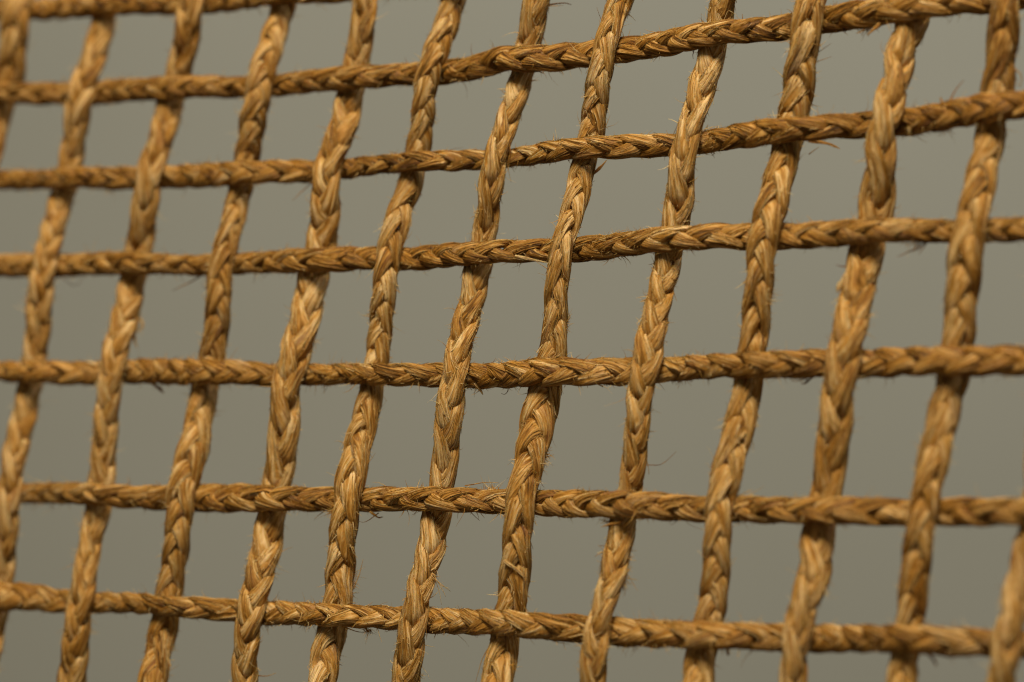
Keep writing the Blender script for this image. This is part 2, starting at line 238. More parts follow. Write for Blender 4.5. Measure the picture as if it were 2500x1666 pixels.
    [(67.3,-8.3,96.7,3.47),(66.9,-7.7,93.1,3.48),(66.5,-7.3,89.5,3.49),(66.0,-7.4,85.7,3.50),(65.4,-8.2,81.9,3.50),(64.6,-10.4,77.8,3.48),(63.8,-13.2,73.7,3.44),(63.0,-15.5,69.7,3.39),(62.5,-16.4,65.9,3.37),(62.1,-16.5,62.2,3.42),(61.6,-15.9,58.6,3.50),(61.2,-15.2,55.1,3.53),(60.8,-14.6,51.5,3.45),(60.0,-14.3,47.8,3.26),(59.2,-14.6,44.1,3.15),(58.3,-15.6,40.4,3.09),(57.3,-17.2,36.6,3.07),(56.1,-18.9,32.8,3.10),(54.9,-20.4,29.1,3.11),(53.7,-21.7,25.4,3.06),(52.7,-22.4,21.7,2.98),(52.2,-22.8,18.1,2.93),(52.0,-23.0,14.5,2.92),(51.7,-22.8,10.9,2.96),(51.4,-22.5,7.3,2.99),(51.2,-22.2,3.7,3.00),(50.9,-22.2,0.1,2.99),(50.2,-22.3,-3.5,2.98),(49.6,-23.0,-7.1,3.00),(49.0,-24.0,-10.7,3.03),(48.3,-25.3,-14.3,3.07),(47.3,-26.6,-17.8,3.08),(46.2,-27.9,-21.3,3.08),(45.1,-29.2,-24.8,3.05),(44.0,-30.2,-28.3,2.99),(43.2,-31.1,-31.8,2.93),(42.6,-31.8,-35.3,2.87),(42.3,-32.2,-38.8,2.85),(42.1,-32.3,-42.3,2.87),(42.0,-32.1,-45.9,2.90),(41.8,-31.8,-49.5,2.92),(41.4,-31.5,-53.0,2.90),(40.7,-31.3,-56.6,2.89),(39.9,-31.5,-60.1,2.94),(39.1,-32.2,-63.6,3.03),(38.4,-33.5,-66.9,3.17),(37.8,-35.2,-70.2,3.30),(37.0,-36.9,-73.4,3.35),(36.3,-38.5,-76.7,3.36),(35.5,-39.6,-80.0,3.33),(34.8,-40.2,-83.3,3.30),(34.0,-40.7,-86.7,3.26),(33.3,-41.2,-90.1,3.24)],
    [(90.9,-23.1,93.8,3.48),(89.6,-24.6,89.9,3.47),(88.5,-25.7,86.1,3.47),(87.5,-26.4,82.4,3.48),(86.7,-25.7,79.0,3.49),(86.1,-23.8,75.7,3.51),(85.3,-22.3,72.3,3.52),(84.3,-22.4,68.7,3.50),(83.0,-23.3,65.0,3.47),(81.7,-24.6,61.2,3.42),(80.5,-26.3,57.4,3.36),(79.4,-27.9,53.6,3.29),(78.2,-29.3,49.9,3.26),(77.3,-30.3,46.2,3.28),(76.5,-30.7,42.7,3.38),(76.1,-30.7,39.1,3.50),(76.0,-30.3,35.6,3.61),(75.9,-29.7,32.1,3.69),(75.5,-29.1,28.6,3.73),(74.9,-28.9,25.0,3.72),(73.9,-29.2,21.4,3.68),(73.1,-30.1,17.8,3.60),(72.2,-31.4,14.3,3.53),(71.0,-32.8,10.7,3.51),(70.1,-34.4,7.1,3.52),(69.1,-35.9,3.6,3.52),(68.1,-37.1,0.1,3.48),(67.3,-38.0,-3.4,3.39),(66.6,-38.4,-6.9,3.31),(66.1,-38.6,-10.4,3.28),(65.9,-38.7,-13.9,3.30),(65.5,-38.4,-17.4,3.33),(65.1,-38.0,-20.9,3.33),(64.7,-37.7,-24.4,3.30),(64.3,-37.6,-27.9,3.24),(63.8,-37.7,-31.4,3.18),(62.9,-38.0,-34.8,3.18),(62.1,-38.8,-38.3,3.19),(61.6,-40.1,-41.6,3.24),(61.0,-41.7,-45.0,3.24),(60.1,-43.2,-48.3,3.19),(58.8,-44.5,-51.6,3.07),(57.7,-45.5,-54.9,2.95),(56.9,-46.4,-58.2,2.86),(56.4,-46.8,-61.6,2.83),(56.1,-46.9,-65.0,2.81),(55.8,-46.6,-68.5,2.81),(55.4,-46.0,-72.0,2.81),(54.9,-45.6,-75.5,2.81),(54.4,-45.4,-79.0,2.81),(53.7,-45.6,-82.4,2.81),(53.1,-46.1,-85.7,2.81),(52.4,-46.6,-89.0,2.81)],
    [(104.4,-29.7,92.5,3.11),(104.0,-29.5,89.0,3.11),(103.6,-29.7,85.4,3.09),(103.1,-30.6,81.7,3.07),(102.2,-32.9,77.8,3.05),(101.3,-35.7,73.8,3.04),(100.5,-37.4,70.0,3.05),(100.1,-37.8,66.5,3.10),(99.8,-37.7,63.0,3.16),(99.7,-37.3,59.6,3.19),(99.5,-36.7,56.1,3.19),(99.1,-36.2,52.7,3.16),(98.6,-36.2,49.2,3.12),(97.9,-36.8,45.6,3.08),(97.2,-37.9,42.0,3.06),(96.3,-39.3,38.4,3.07),(95.1,-40.8,34.8,3.12),(94.1,-42.3,31.2,3.16),(93.1,-43.7,27.7,3.16),(92.0,-44.6,24.2,3.13),(91.1,-45.0,20.7,3.16),(90.6,-45.3,17.3,3.25),(90.4,-45.2,13.8,3.33),(90.1,-44.9,10.4,3.36),(89.9,-44.6,7.0,3.34),(89.7,-44.3,3.5,3.28),(89.3,-44.3,0.1,3.23),(88.8,-44.6,-3.4,3.22),(88.2,-45.2,-6.8,3.23),(87.2,-46.0,-10.2,3.24),(86.1,-47.0,-13.6,3.24),(85.1,-48.3,-17.0,3.20),(84.1,-49.6,-20.3,3.12),(83.1,-50.9,-23.7,3.01),(82.2,-52.0,-27.0,2.88),(81.4,-52.9,-30.3,2.79),(80.6,-53.5,-33.7,2.73),(80.0,-53.8,-37.0,2.72),(79.6,-53.8,-40.4,2.74),(79.3,-53.6,-43.8,2.76),(79.1,-53.2,-47.2,2.78),(78.8,-52.9,-50.6,2.79),(78.4,-52.8,-54.0,2.78),(77.9,-53.0,-57.4,2.79),(77.1,-53.6,-60.7,2.81),(76.5,-54.7,-63.9,2.85),(76.0,-56.3,-67.0,2.91),(75.3,-57.9,-70.1,2.93),(74.6,-59.5,-73.2,2.93),(74.0,-60.8,-76.3,2.91),(73.4,-61.7,-79.4,2.89),(72.8,-62.2,-82.7,2.87),(72.3,-62.8,-85.9,2.86)],
    [(114.3,-38.3,90.8,3.02),(113.7,-39.8,87.1,3.01),(113.2,-40.9,83.4,3.00),(112.9,-41.0,79.9,3.00),(112.9,-39.8,76.6,3.01),(113.0,-38.7,73.3,3.02),(112.7,-39.0,69.8,3.01),(112.1,-40.2,66.1,3.00),(111.5,-41.8,62.4,2.99),(110.7,-43.8,58.7,2.98),(110.0,-45.6,55.0,2.96),(109.4,-47.2,51.4,2.95),(108.9,-48.2,47.9,2.94),(108.6,-48.7,44.4,2.94),(108.3,-48.8,41.0,2.94),(108.1,-48.6,37.6,2.94),(107.9,-48.3,34.2,2.94),(107.8,-48.1,30.8,2.94),(107.6,-48.0,27.4,2.94),(107.3,-48.4,24.0,2.94),(106.9,-49.1,20.5,2.93),(106.4,-50.2,17.1,2.93),(105.8,-51.6,13.6,2.92),(105.3,-53.3,10.2,2.91),(104.7,-54.9,6.8,2.90),(104.1,-56.5,3.4,2.89),(103.6,-57.8,0.1,2.89),(103.3,-58.8,-3.3,2.88),(103.0,-59.4,-6.6,2.88),(102.7,-59.7,-9.9,2.89),(102.6,-59.8,-13.2,2.89),(102.5,-59.7,-16.6,2.90),(102.3,-59.5,-19.9,2.90),(102.2,-59.4,-23.2,2.91),(101.9,-59.4,-26.6,2.91),(101.5,-59.6,-29.9,2.91),(101.0,-60.0,-33.2,2.91),(100.2,-60.7,-36.5,2.91),(99.3,-61.7,-39.7,2.91),(98.3,-62.9,-42.9,2.91),(97.3,-64.3,-46.0,2.92),(96.3,-65.6,-49.2,2.92),(95.3,-66.7,-52.3,2.93),(94.4,-67.5,-55.5,2.92),(93.8,-68.1,-58.7,2.92),(93.3,-68.2,-61.9,2.91),(92.9,-67.9,-65.3,2.90),(92.5,-67.4,-68.6,2.90),(92.1,-66.8,-72.0,2.90),(91.6,-66.4,-75.3,2.91),(91.0,-66.4,-78.6,2.91),(90.3,-66.7,-81.8,2.91),(89.6,-67.2,-85.0,2.91)],
]
CROSSWISE = [
    [(-179.4,131.0,89.7,3.15),(-173.7,127.6,89.5,3.13),(-168.1,124.2,89.3,3.12),(-162.5,120.9,89.1,3.10),(-157.0,117.7,89.0,3.08),(-151.8,115.6,88.9,3.07),(-146.9,114.5,89.0,3.07),(-142.0,113.6,89.1,3.06),(-137.1,112.1,88.9,3.06),(-131.8,109.3,88.6,3.04),(-126.4,105.3,88.1,3.03),(-120.8,100.4,87.6,3.01),(-115.3,95.3,87.2,2.99),(-109.9,90.7,86.9,2.97),(-104.8,87.1,86.7,2.95),(-100.0,84.8,86.6,2.94),(-95.4,83.4,86.5,2.93),(-90.8,82.5,86.4,2.92),(-86.2,81.1,86.2,2.90),(-81.5,78.8,85.9,2.87),(-76.7,75.5,85.5,2.84),(-71.8,71.4,85.3,2.81),(-66.9,67.0,85.2,2.78),(-62.2,62.8,85.3,2.77),(-57.6,59.2,85.3,2.76),(-53.1,56.5,85.1,2.75),(-48.8,55.1,85.1,2.75),(-44.5,54.4,85.1,2.75),(-40.3,53.6,85.3,2.75),(-36.0,51.8,85.3,2.75),(-31.6,48.9,85.1,2.74),(-27.3,45.2,84.8,2.73),(-23.0,41.1,84.4,2.71),(-18.8,37.1,84.1,2.70),(-14.6,33.8,83.8,2.69),(-10.5,31.5,83.8,2.68),(-6.5,30.2,83.8,2.68),(-2.5,29.6,84.0,2.67),(1.5,28.8,84.2,2.67),(5.5,27.4,84.3,2.67),(9.4,24.9,84.2,2.66),(13.3,21.5,84.0,2.64),(17.1,17.7,83.7,2.62),(20.9,14.0,83.4,2.61),(24.6,10.9,83.2,2.59),(28.4,8.6,83.1,2.58),(32.1,7.1,83.2,2.57),(35.9,6.1,83.4,2.56),(39.7,5.3,83.6,2.56),(43.4,4.3,83.7,2.55),(47.1,2.8,83.8,2.55),(50.6,0.5,83.7,2.53),(54.1,-2.7,83.5,2.52),(57.4,-6.3,83.2,2.50),(60.7,-9.8,83.0,2.48),(64.0,-12.6,82.8,2.46),(67.5,-14.5,82.8,2.45),(70.9,-15.8,82.9,2.44),(74.5,-16.7,83.1,2.44),(78.0,-17.4,83.3,2.43),(81.5,-18.2,83.5,2.42),(85.0,-19.4,83.6,2.42),(88.3,-21.0,83.6,2.41),(91.5,-23.4,83.5,2.39),(94.4,-26.6,83.3,2.38),(97.3,-30.1,83.0,2.36),(100.2,-33.2,82.7,2.34),(103.2,-35.2,82.7,2.33),(106.6,-35.7,82.9,2.32),(110.2,-35.5,83.2,2.32),(113.6,-36.1,83.4,2.32),(116.6,-38.1,83.4,2.31),(119.3,-40.9,83.2,2.29),(122.0,-44.0,82.9,2.28),(124.6,-47.0,82.6,2.26),(127.4,-49.4,82.5,2.25)],
    [(-179.5,131.2,67.8,2.72),(-173.8,127.8,67.6,2.69),(-168.1,124.4,67.4,2.66),(-162.6,121.1,67.1,2.62),(-156.9,117.2,66.8,2.58),(-151.0,112.3,66.4,2.54),(-145.1,107.1,65.9,2.53),(-139.4,102.1,65.5,2.54),(-133.9,98.2,65.1,2.59),(-128.9,95.6,64.8,2.68),(-124.1,94.4,64.7,2.79),(-119.5,93.7,64.6,2.88),(-114.7,92.3,64.3,2.95),(-109.7,89.4,64.1,3.01),(-104.6,85.6,64.0,3.06),(-99.3,81.0,64.0,3.08),(-94.2,76.2,63.7,3.05),(-89.2,72.0,63.5,2.99),(-84.3,68.6,63.3,2.93),(-79.7,66.5,63.3,2.88),(-75.3,65.4,63.2,2.84),(-70.9,64.6,63.0,2.81),(-66.5,63.4,62.9,2.80),(-62.0,61.2,62.8,2.79),(-57.4,58.0,62.7,2.79),(-52.9,54.1,62.8,2.79),(-48.3,49.8,62.8,2.80),(-43.8,45.8,62.7,2.79),(-39.4,42.4,62.6,2.78),(-35.2,40.1,62.7,2.78),(-31.1,39.1,62.8,2.79),(-27.0,38.7,63.0,2.81),(-22.8,37.9,63.2,2.84),(-18.7,35.9,63.1,2.87),(-14.6,32.9,63.1,2.89),(-10.5,29.2,63.2,2.91),(-6.4,25.5,63.8,2.93),(-2.4,22.1,64.7,2.95),(1.5,19.0,64.4,2.94),(5.4,16.8,64.1,2.93),(9.3,15.9,64.2,2.93),(13.2,15.5,64.6,2.93),(17.1,14.9,64.9,2.94),(20.9,13.3,65.2,2.94),(24.6,10.8,65.3,2.94),(28.3,7.8,65.4,2.93),(32.0,4.5,65.6,2.91),(35.6,1.3,66.0,2.87),(39.1,-1.7,66.5,2.82),(42.7,-4.3,66.8,2.77),(46.2,-6.2,67.0,2.73),(49.8,-7.4,67.1,2.72),(53.5,-7.9,67.3,2.74),(57.2,-8.4,67.6,2.80),(60.8,-9.2,67.9,2.86),(64.3,-10.9,68.4,2.91),(67.6,-13.3,68.7,2.95),(70.9,-16.3,68.9,2.99),(74.0,-19.5,68.9,3.02),(77.1,-22.7,69.1,3.01),(80.3,-25.6,69.3,2.99),(83.5,-27.8,69.5,2.97),(86.8,-29.3,69.8,2.95),(90.2,-29.9,70.0,2.94),(93.7,-30.2,70.2,2.93),(97.2,-30.6,70.3,2.92),(100.5,-31.7,70.5,2.91),(103.6,-33.8,70.6,2.89),(106.3,-37.4,70.4,2.87),(108.8,-41.2,70.2,2.84),(111.7,-43.8,70.1,2.82),(114.8,-45.1,70.3,2.82),(118.1,-45.6,70.5,2.81),(121.5,-45.8,70.8,2.81),(124.8,-46.3,71.1,2.81),(127.9,-47.4,71.3,2.81)],
    [(-175.3,116.5,42.9,2.59),(-169.8,113.2,42.8,2.57),(-164.3,110.0,42.6,2.54),(-159.1,107.7,42.6,2.51),(-154.1,106.3,42.5,2.49),(-149.2,105.0,42.5,2.47),(-144.2,103.2,42.5,2.47),(-139.0,100.5,42.4,2.48),(-133.6,96.6,42.2,2.52),(-128.0,91.8,41.9,2.57),(-122.5,86.8,41.6,2.63),(-117.2,82.4,41.5,2.68),(-112.2,79.2,41.5,2.74),(-107.5,77.3,41.5,2.80),(-102.9,76.4,41.3,2.86),(-98.4,75.5,41.2,2.92),(-93.8,73.9,41.1,2.96),(-89.0,71.2,41.1,2.99),(-84.2,67.4,41.0,3.00),(-79.3,63.1,40.8,3.00),(-74.4,58.6,40.7,2.99),(-69.7,54.6,40.7,2.98),(-65.1,51.4,40.8,2.96),(-60.7,49.4,40.8,2.94),(-56.5,48.3,40.8,2.90),(-52.2,47.7,40.8,2.80),(-48.0,46.6,40.8,2.67),(-43.7,44.6,40.9,2.57),(-39.4,41.5,41.0,2.48),(-35.0,37.7,41.2,2.41),(-30.7,33.6,41.4,2.36),(-26.5,29.9,41.5,2.35),(-22.4,27.0,41.6,2.37),(-18.3,25.2,41.6,2.38),(-14.3,24.2,41.5,2.39),(-10.4,23.6,41.6,2.39),(-6.4,22.4,41.7,2.38),(-2.4,20.3,41.8,2.38),(1.5,17.4,41.9,2.40),(5.4,14.0,42.2,2.43),(9.2,10.4,42.5,2.47),(13.0,7.1,42.7,2.51),(16.7,4.5,42.9,2.55),(20.4,2.7,42.9,2.59),(24.2,1.5,42.8,2.61),(27.9,0.7,42.9,2.62),(31.7,-0.2,43.0,2.61),(35.4,-1.5,43.0,2.60),(39.0,-3.4,43.1,2.58),(42.5,-5.9,43.3,2.56),(46.0,-9.0,43.6,2.50),(49.3,-12.2,44.0,2.68),(52.7,-15.3,44.3,2.78),(56.0,-18.1,44.5,2.74),(59.4,-20.2,44.6,2.75),(62.9,-21.6,44.7,2.77),(66.4,-22.3,44.9,2.79),(69.9,-22.7,45.1,2.81),(73.5,-23.3,45.2,2.83),(76.9,-24.5,45.3,2.85),(80.1,-26.5,45.4,2.87),(83.2,-29.1,45.5,2.89),(86.3,-32.0,45.8,2.92),(89.2,-35.1,46.2,2.94),(92.2,-37.9,46.7,2.95),(95.1,-40.3,47.0,2.94),(98.2,-42.1,47.2,2.93),(101.6,-42.6,47.4,2.92),(105.1,-42.4,47.8,2.91),(108.5,-42.6,48.1,2.90),(111.6,-44.2,48.4,2.89),(114.4,-46.7,48.7,2.88),(117.0,-49.7,48.9,2.86),(119.6,-52.8,49.1,2.85),(122.3,-55.4,49.4,2.83),(125.1,-57.2,49.7,2.82)],
    [(-175.1,115.7,19.8,3.08),(-169.5,112.3,19.7,3.05),(-163.7,108.0,19.7,3.02),(-157.8,102.9,19.7,2.97),(-151.9,97.8,19.6,2.93),(-146.3,93.3,19.6,2.90),(-141.0,90.0,19.5,2.89),(-136.1,88.0,19.5,2.90),(-131.5,87.1,19.5,2.94),(-126.8,86.2,19.5,3.01),(-122.1,84.6,19.4,3.05),(-117.0,81.6,19.3,3.05),(-111.9,77.6,19.3,3.02),(-106.6,73.0,19.4,2.95),(-101.5,68.3,19.4,2.87),(-96.5,64.2,19.4,2.80),(-91.7,61.2,19.2,2.73),(-87.2,59.2,19.0,2.66),(-82.8,58.1,18.8,2.59),(-78.4,57.2,18.6,2.54),(-74.0,55.7,18.5,2.52),(-69.5,53.4,18.6,2.55),(-65.0,50.1,18.8,2.61),(-60.4,46.1,18.8,2.69),(-55.8,41.9,18.9,2.76),(-51.3,38.0,19.0,2.81),(-47.0,34.8,19.1,2.83),(-42.8,32.8,19.1,2.82),(-38.7,32.1,19.2,2.80),(-34.7,31.8,19.3,2.77),(-30.6,30.8,19.3,2.75),(-26.4,28.3,19.1,2.74),(-22.3,25.0,19.0,2.73),(-18.2,21.3,19.3,2.72),(-14.2,17.5,19.6,2.71),(-10.2,14.2,19.7,2.70),(-6.3,11.7,19.9,2.70),(-2.4,10.2,20.1,2.69),(1.5,9.5,20.1,2.68),(5.3,8.9,20.2,2.69),(9.1,7.8,20.2,2.70),(12.9,5.6,20.3,2.71),(16.7,2.9,20.5,2.73),(20.3,-0.2,20.6,2.74),(23.9,-3.5,20.9,2.74),(27.5,-6.7,21.4,2.72),(31.1,-9.4,21.8,2.69),(34.6,-11.7,22.0,2.66),(38.2,-13.2,22.1,2.63),(41.8,-14.0,22.3,2.60),(45.4,-14.6,22.3,2.59),(49.0,-15.3,22.2,2.74),(52.5,-16.7,22.2,2.86),(55.9,-18.9,22.1,2.86),(59.2,-21.7,22.1,2.84),(62.4,-24.8,22.1,2.80),(65.6,-28.1,22.2,2.74),(68.7,-31.1,22.3,2.66),(71.9,-33.5,22.5,2.59),(75.1,-35.4,22.6,2.54),(78.4,-36.5,22.6,2.51),(81.8,-37.1,22.5,2.50),(85.2,-37.6,22.4,2.50),(88.6,-38.3,22.3,2.51),(91.8,-39.7,22.2,2.51),(94.8,-41.8,22.2,2.52),(97.7,-44.8,22.2,2.52),(100.4,-48.0,22.2,2.53),(103.1,-51.0,22.2,2.53),(106.0,-53.2,22.2,2.53),(109.0,-54.6,22.2,2.52),(112.2,-55.3,22.2,2.52),(115.5,-55.6,22.2,2.51),(118.7,-56.2,22.2,2.50),(121.8,-57.3,22.1,2.49),(124.6,-59.0,22.1,2.48)],
    [(-170.8,100.5,-7.5,2.83),(-165.7,98.7,-7.5,2.82),(-160.9,97.4,-7.6,2.79),(-156.0,96.1,-7.6,2.75),(-151.0,94.1,-7.6,2.71),(-145.7,91.0,-7.6,2.69),(-140.3,86.8,-7.7,2.67),(-134.7,82.0,-7.7,2.69),(-129.2,77.2,-7.7,2.74),(-124.0,73.0,-7.8,2.83),(-119.0,69.9,-7.8,2.93),(-114.3,68.1,-7.9,2.99),(-109.9,67.3,-8.0,3.03),(-105.4,66.5,-8.0,3.10),(-100.9,64.8,-7.8,3.17),(-96.1,62.0,-7.6,3.24),(-91.2,58.2,-7.4,3.28),(-86.3,53.9,-7.4,3.29),(-81.5,49.4,-7.4,3.27),(-76.8,45.5,-7.4,3.20),(-72.2,42.4,-7.4,3.12),(-67.9,40.5,-7.4,3.04),(-63.7,39.7,-7.5,2.94),(-59.6,39.2,-7.9,2.78),(-55.4,38.0,-8.2,2.66),(-51.1,35.7,-8.1,2.59),(-46.8,32.3,-7.9,2.56),(-42.4,28.3,-7.8,2.54),(-38.1,24.2,-7.6,2.54),(-33.9,20.6,-7.6,2.55),(-29.8,18.1,-7.6,2.58),(-25.9,16.8,-7.6,2.62),(-21.9,16.2,-7.7,2.67),(-18.0,15.5,-7.7,2.72),(-14.1,14.0,-7.8,2.77),(-10.1,11.5,-7.9,2.82),(-6.2,8.2,-7.8,2.84),(-2.4,4.4,-7.6,2.86),(1.4,0.8,-7.2,2.95),(5.2,-2.4,-6.9,3.02),(8.9,-4.7,-6.7,3.02),(12.6,-6.2,-6.6,3.04),(16.3,-7.1,-6.7,3.04),(20.0,-7.6,-6.6,3.01),(23.7,-8.3,-6.5,2.95),(27.4,-9.7,-6.3,2.87),(30.9,-11.9,-6.3,2.76),(34.4,-14.7,-6.1,2.68),(37.8,-17.8,-5.7,2.62),(41.2,-21.1,-5.4,2.61),(44.5,-24.1,-5.1,2.64),(47.9,-26.7,-5.0,2.69),(51.3,-28.6,-4.9,2.74),(54.7,-29.6,-4.8,2.80),(58.2,-30.1,-4.7,2.87),(61.7,-30.5,-4.6,2.93),(65.1,-31.3,-4.6,2.97),(68.4,-32.9,-4.6,2.99),(71.6,-35.2,-4.6,2.99),(74.7,-38.0,-4.5,2.98),(77.7,-41.0,-4.2,2.96),(80.6,-44.1,-4.1,2.95),(83.5,-46.9,-4.0,2.95),(86.5,-49.2,-4.0,2.96),(89.6,-50.9,-4.0,2.98),(92.8,-51.7,-3.9,3.02),(96.1,-51.9,-3.9,3.06),(99.5,-52.2,-3.8,3.11),(102.7,-53.0,-3.8,3.15),(105.7,-54.7,-3.7,3.15),(108.4,-57.1,-3.7,3.14),(111.0,-60.1,-3.6,3.12),(113.5,-63.2,-3.6,3.08),(116.1,-65.9,-3.5,3.05),(118.8,-67.9,-3.5,3.03),(121.6,-69.5,-3.4,3.01)],
    [(-168.9,94.1,-39.0,2.82),(-163.1,89.1,-38.8,2.80),(-157.4,84.5,-38.6,2.78),(-152.0,80.9,-38.4,2.76),(-147.0,78.3,-38.3,2.75),(-142.2,76.7,-38.3,2.74),(-137.6,75.7,-38.3,2.74),(-133.0,74.4,-38.3,2.73),(-128.2,72.5,-38.2,2.72),(-123.2,69.5,-38.0,2.70),(-118.1,65.6,-37.8,2.68),(-112.9,61.1,-37.5,2.66),(-107.8,56.7,-37.3,2.65),(-102.9,52.8,-37.1,2.65),(-98.2,49.9,-37.1,2.70),(-93.8,48.3,-37.4,2.80),(-89.5,47.5,-37.6,2.92),(-85.2,46.8,-37.7,3.07),(-80.9,45.3,-37.7,3.17),(-76.4,42.6,-37.5,3.22),(-71.8,38.9,-37.3,3.22),(-67.2,34.7,-37.0,3.18),(-62.6,30.5,-36.6,3.11),(-58.2,26.8,-36.4,3.04),(-54.0,24.1,-36.3,2.97),(-49.9,22.7,-36.2,2.91),(-45.9,22.4,-36.3,2.88),(-41.9,21.9,-36.3,2.85),(-37.8,20.4,-36.3,2.83),(-33.7,17.6,-36.1,2.82),(-29.6,14.1,-35.8,2.81),(-25.5,10.2,-35.5,2.79),(-21.5,6.5,-35.2,2.78),(-17.6,3.4,-35.0,2.78),(-13.7,1.3,-34.9,2.77),(-9.9,0.3,-35.0,2.77),(-6.1,-0.2,-35.1,2.78),(-2.3,-0.8,-35.2,2.79),(1.4,-2.2,-35.3,2.80),(5.2,-4.7,-35.2,2.81),(8.9,-7.7,-35.1,2.82),(12.5,-11.1,-35.0,2.83),(16.1,-14.5,-34.8,2.84),(19.6,-17.6,-34.6,2.85),(23.1,-20.2,-34.4,2.86),(26.7,-22.0,-34.4,2.86),(30.2,-23.1,-34.6,2.86),(33.8,-23.8,-34.8,2.86),(37.3,-24.4,-35.0,2.85),(40.8,-25.5,-35.0,2.85),(44.2,-27.3,-34.8,2.83),(47.6,-29.8,-34.7,2.87),(50.8,-32.8,-34.7,2.89),(53.9,-36.1,-34.5,2.86),(57.1,-39.2,-34.3,2.84),(60.2,-41.8,-34.1,2.82),(63.4,-43.7,-34.0,2.80),(66.7,-45.0,-34.0,2.79),(70.0,-45.7,-33.9,2.78),(73.3,-46.2,-34.0,2.78),(76.7,-46.9,-34.1,2.79),(79.9,-48.0,-34.1,2.80),(83.0,-49.8,-33.9,2.82),(86.0,-52.0,-33.7,2.81),(88.8,-54.7,-33.5,2.79),(91.6,-57.5,-33.3,2.75),(94.4,-60.2,-33.0,2.70),(97.1,-62.6,-32.8,2.64),(100.0,-64.6,-32.6,2.59),(103.0,-65.8,-32.5,2.57),(106.1,-66.5,-32.5,2.56),(109.3,-66.8,-32.4,2.56),(112.5,-67.3,-32.3,2.57),(115.5,-68.3,-32.2,2.57),(118.3,-69.8,-32.1,2.57),(121.1,-71.4,-32.0,2.57)],
    [(-166.9,86.7,-63.7,3.68),(-162.0,85.3,-63.8,3.68),(-157.0,82.9,-63.9,3.69),(-151.6,79.4,-63.8,3.71),(-146.1,75.0,-63.7,3.71),(-140.6,70.2,-63.4,3.69),(-135.2,65.4,-63.2,3.65),(-129.9,61.3,-62.9,3.59),(-125.0,58.3,-62.7,3.49),(-120.4,56.5,-62.5,3.37),(-116.0,55.6,-62.6,3.20),(-111.6,54.7,-63.3,2.95),(-107.2,53.3,-63.5,2.75),(-102.5,50.6,-63.3,2.59),(-97.7,47.0,-62.9,2.47),(-92.8,42.7,-62.4,2.39),(-88.0,38.4,-62.1,2.38),(-83.3,34.6,-62.1,2.46),(-78.9,32.0,-62.1,2.52),(-74.7,30.5,-62.1,2.58),(-70.6,29.7,-62.2,2.63),(-66.4,28.9,-62.5,2.67),(-62.3,27.4,-62.7,2.70),(-58.0,24.8,-62.6,2.72),(-53.7,21.2,-62.3,2.72),(-49.3,17.1,-61.9,2.70),(-45.1,13.1,-61.6,2.69),(-40.9,9.9,-61.3,2.68),(-36.9,7.8,-61.2,2.68),(-33.0,6.8,-61.3,2.70),(-29.2,6.4,-61.5,2.72),(-25.3,5.7,-61.6,2.75),(-21.4,3.9,-61.6,2.78),(-17.5,1.1,-61.5,2.80),(-13.6,-2.3,-61.2,2.81),(-9.8,-6.1,-60.9,2.82),(-6.0,-9.6,-60.6,2.84),(-2.3,-12.5,-60.4,2.85),(1.4,-14.5,-60.4,2.86),(5.1,-15.7,-60.6,2.86),(8.7,-16.3,-60.8,2.87),(12.3,-16.9,-61.0,2.88),(16.0,-18.1,-61.2,2.89),(19.5,-20.1,-61.2,2.90),(23.0,-22.7,-61.1,2.90),(26.5,-25.7,-60.9,2.89),(29.8,-28.9,-60.6,2.88),(33.2,-32.0,-60.3,2.85),(36.5,-34.7,-60.0,2.81),(39.8,-36.9,-59.8,2.78),(43.2,-38.2,-59.8,2.76),(46.6,-38.9,-59.8,2.76),(50.1,-39.4,-59.8,2.78),(53.5,-40.0,-59.9,2.80),(56.8,-41.3,-59.8,2.81),(60.0,-43.4,-59.7,2.82),(63.1,-45.9,-59.4,2.83),(66.1,-48.7,-59.0,2.84),(69.1,-51.7,-58.6,2.85),(72.0,-54.4,-58.3,2.85),(75.0,-56.7,-58.0,2.85),(78.0,-58.5,-57.8,2.86),(81.2,-59.7,-57.9,2.87),(84.4,-60.3,-58.0,2.89),(87.6,-60.8,-58.1,2.90),(90.8,-61.4,-58.2,2.91),(93.9,-62.5,-58.2,2.92),(96.8,-64.3,-58.1,2.92),(99.5,-66.8,-57.9,2.92),(102.1,-69.7,-57.6,2.90),(104.6,-72.7,-57.4,2.88),(107.2,-75.2,-57.2,2.87),(109.9,-77.1,-57.1,2.85),(112.7,-78.7,-57.1,2.84),(115.4,-80.3,-57.0,2.82),(118.2,-81.9,-57.0,2.81)],
]
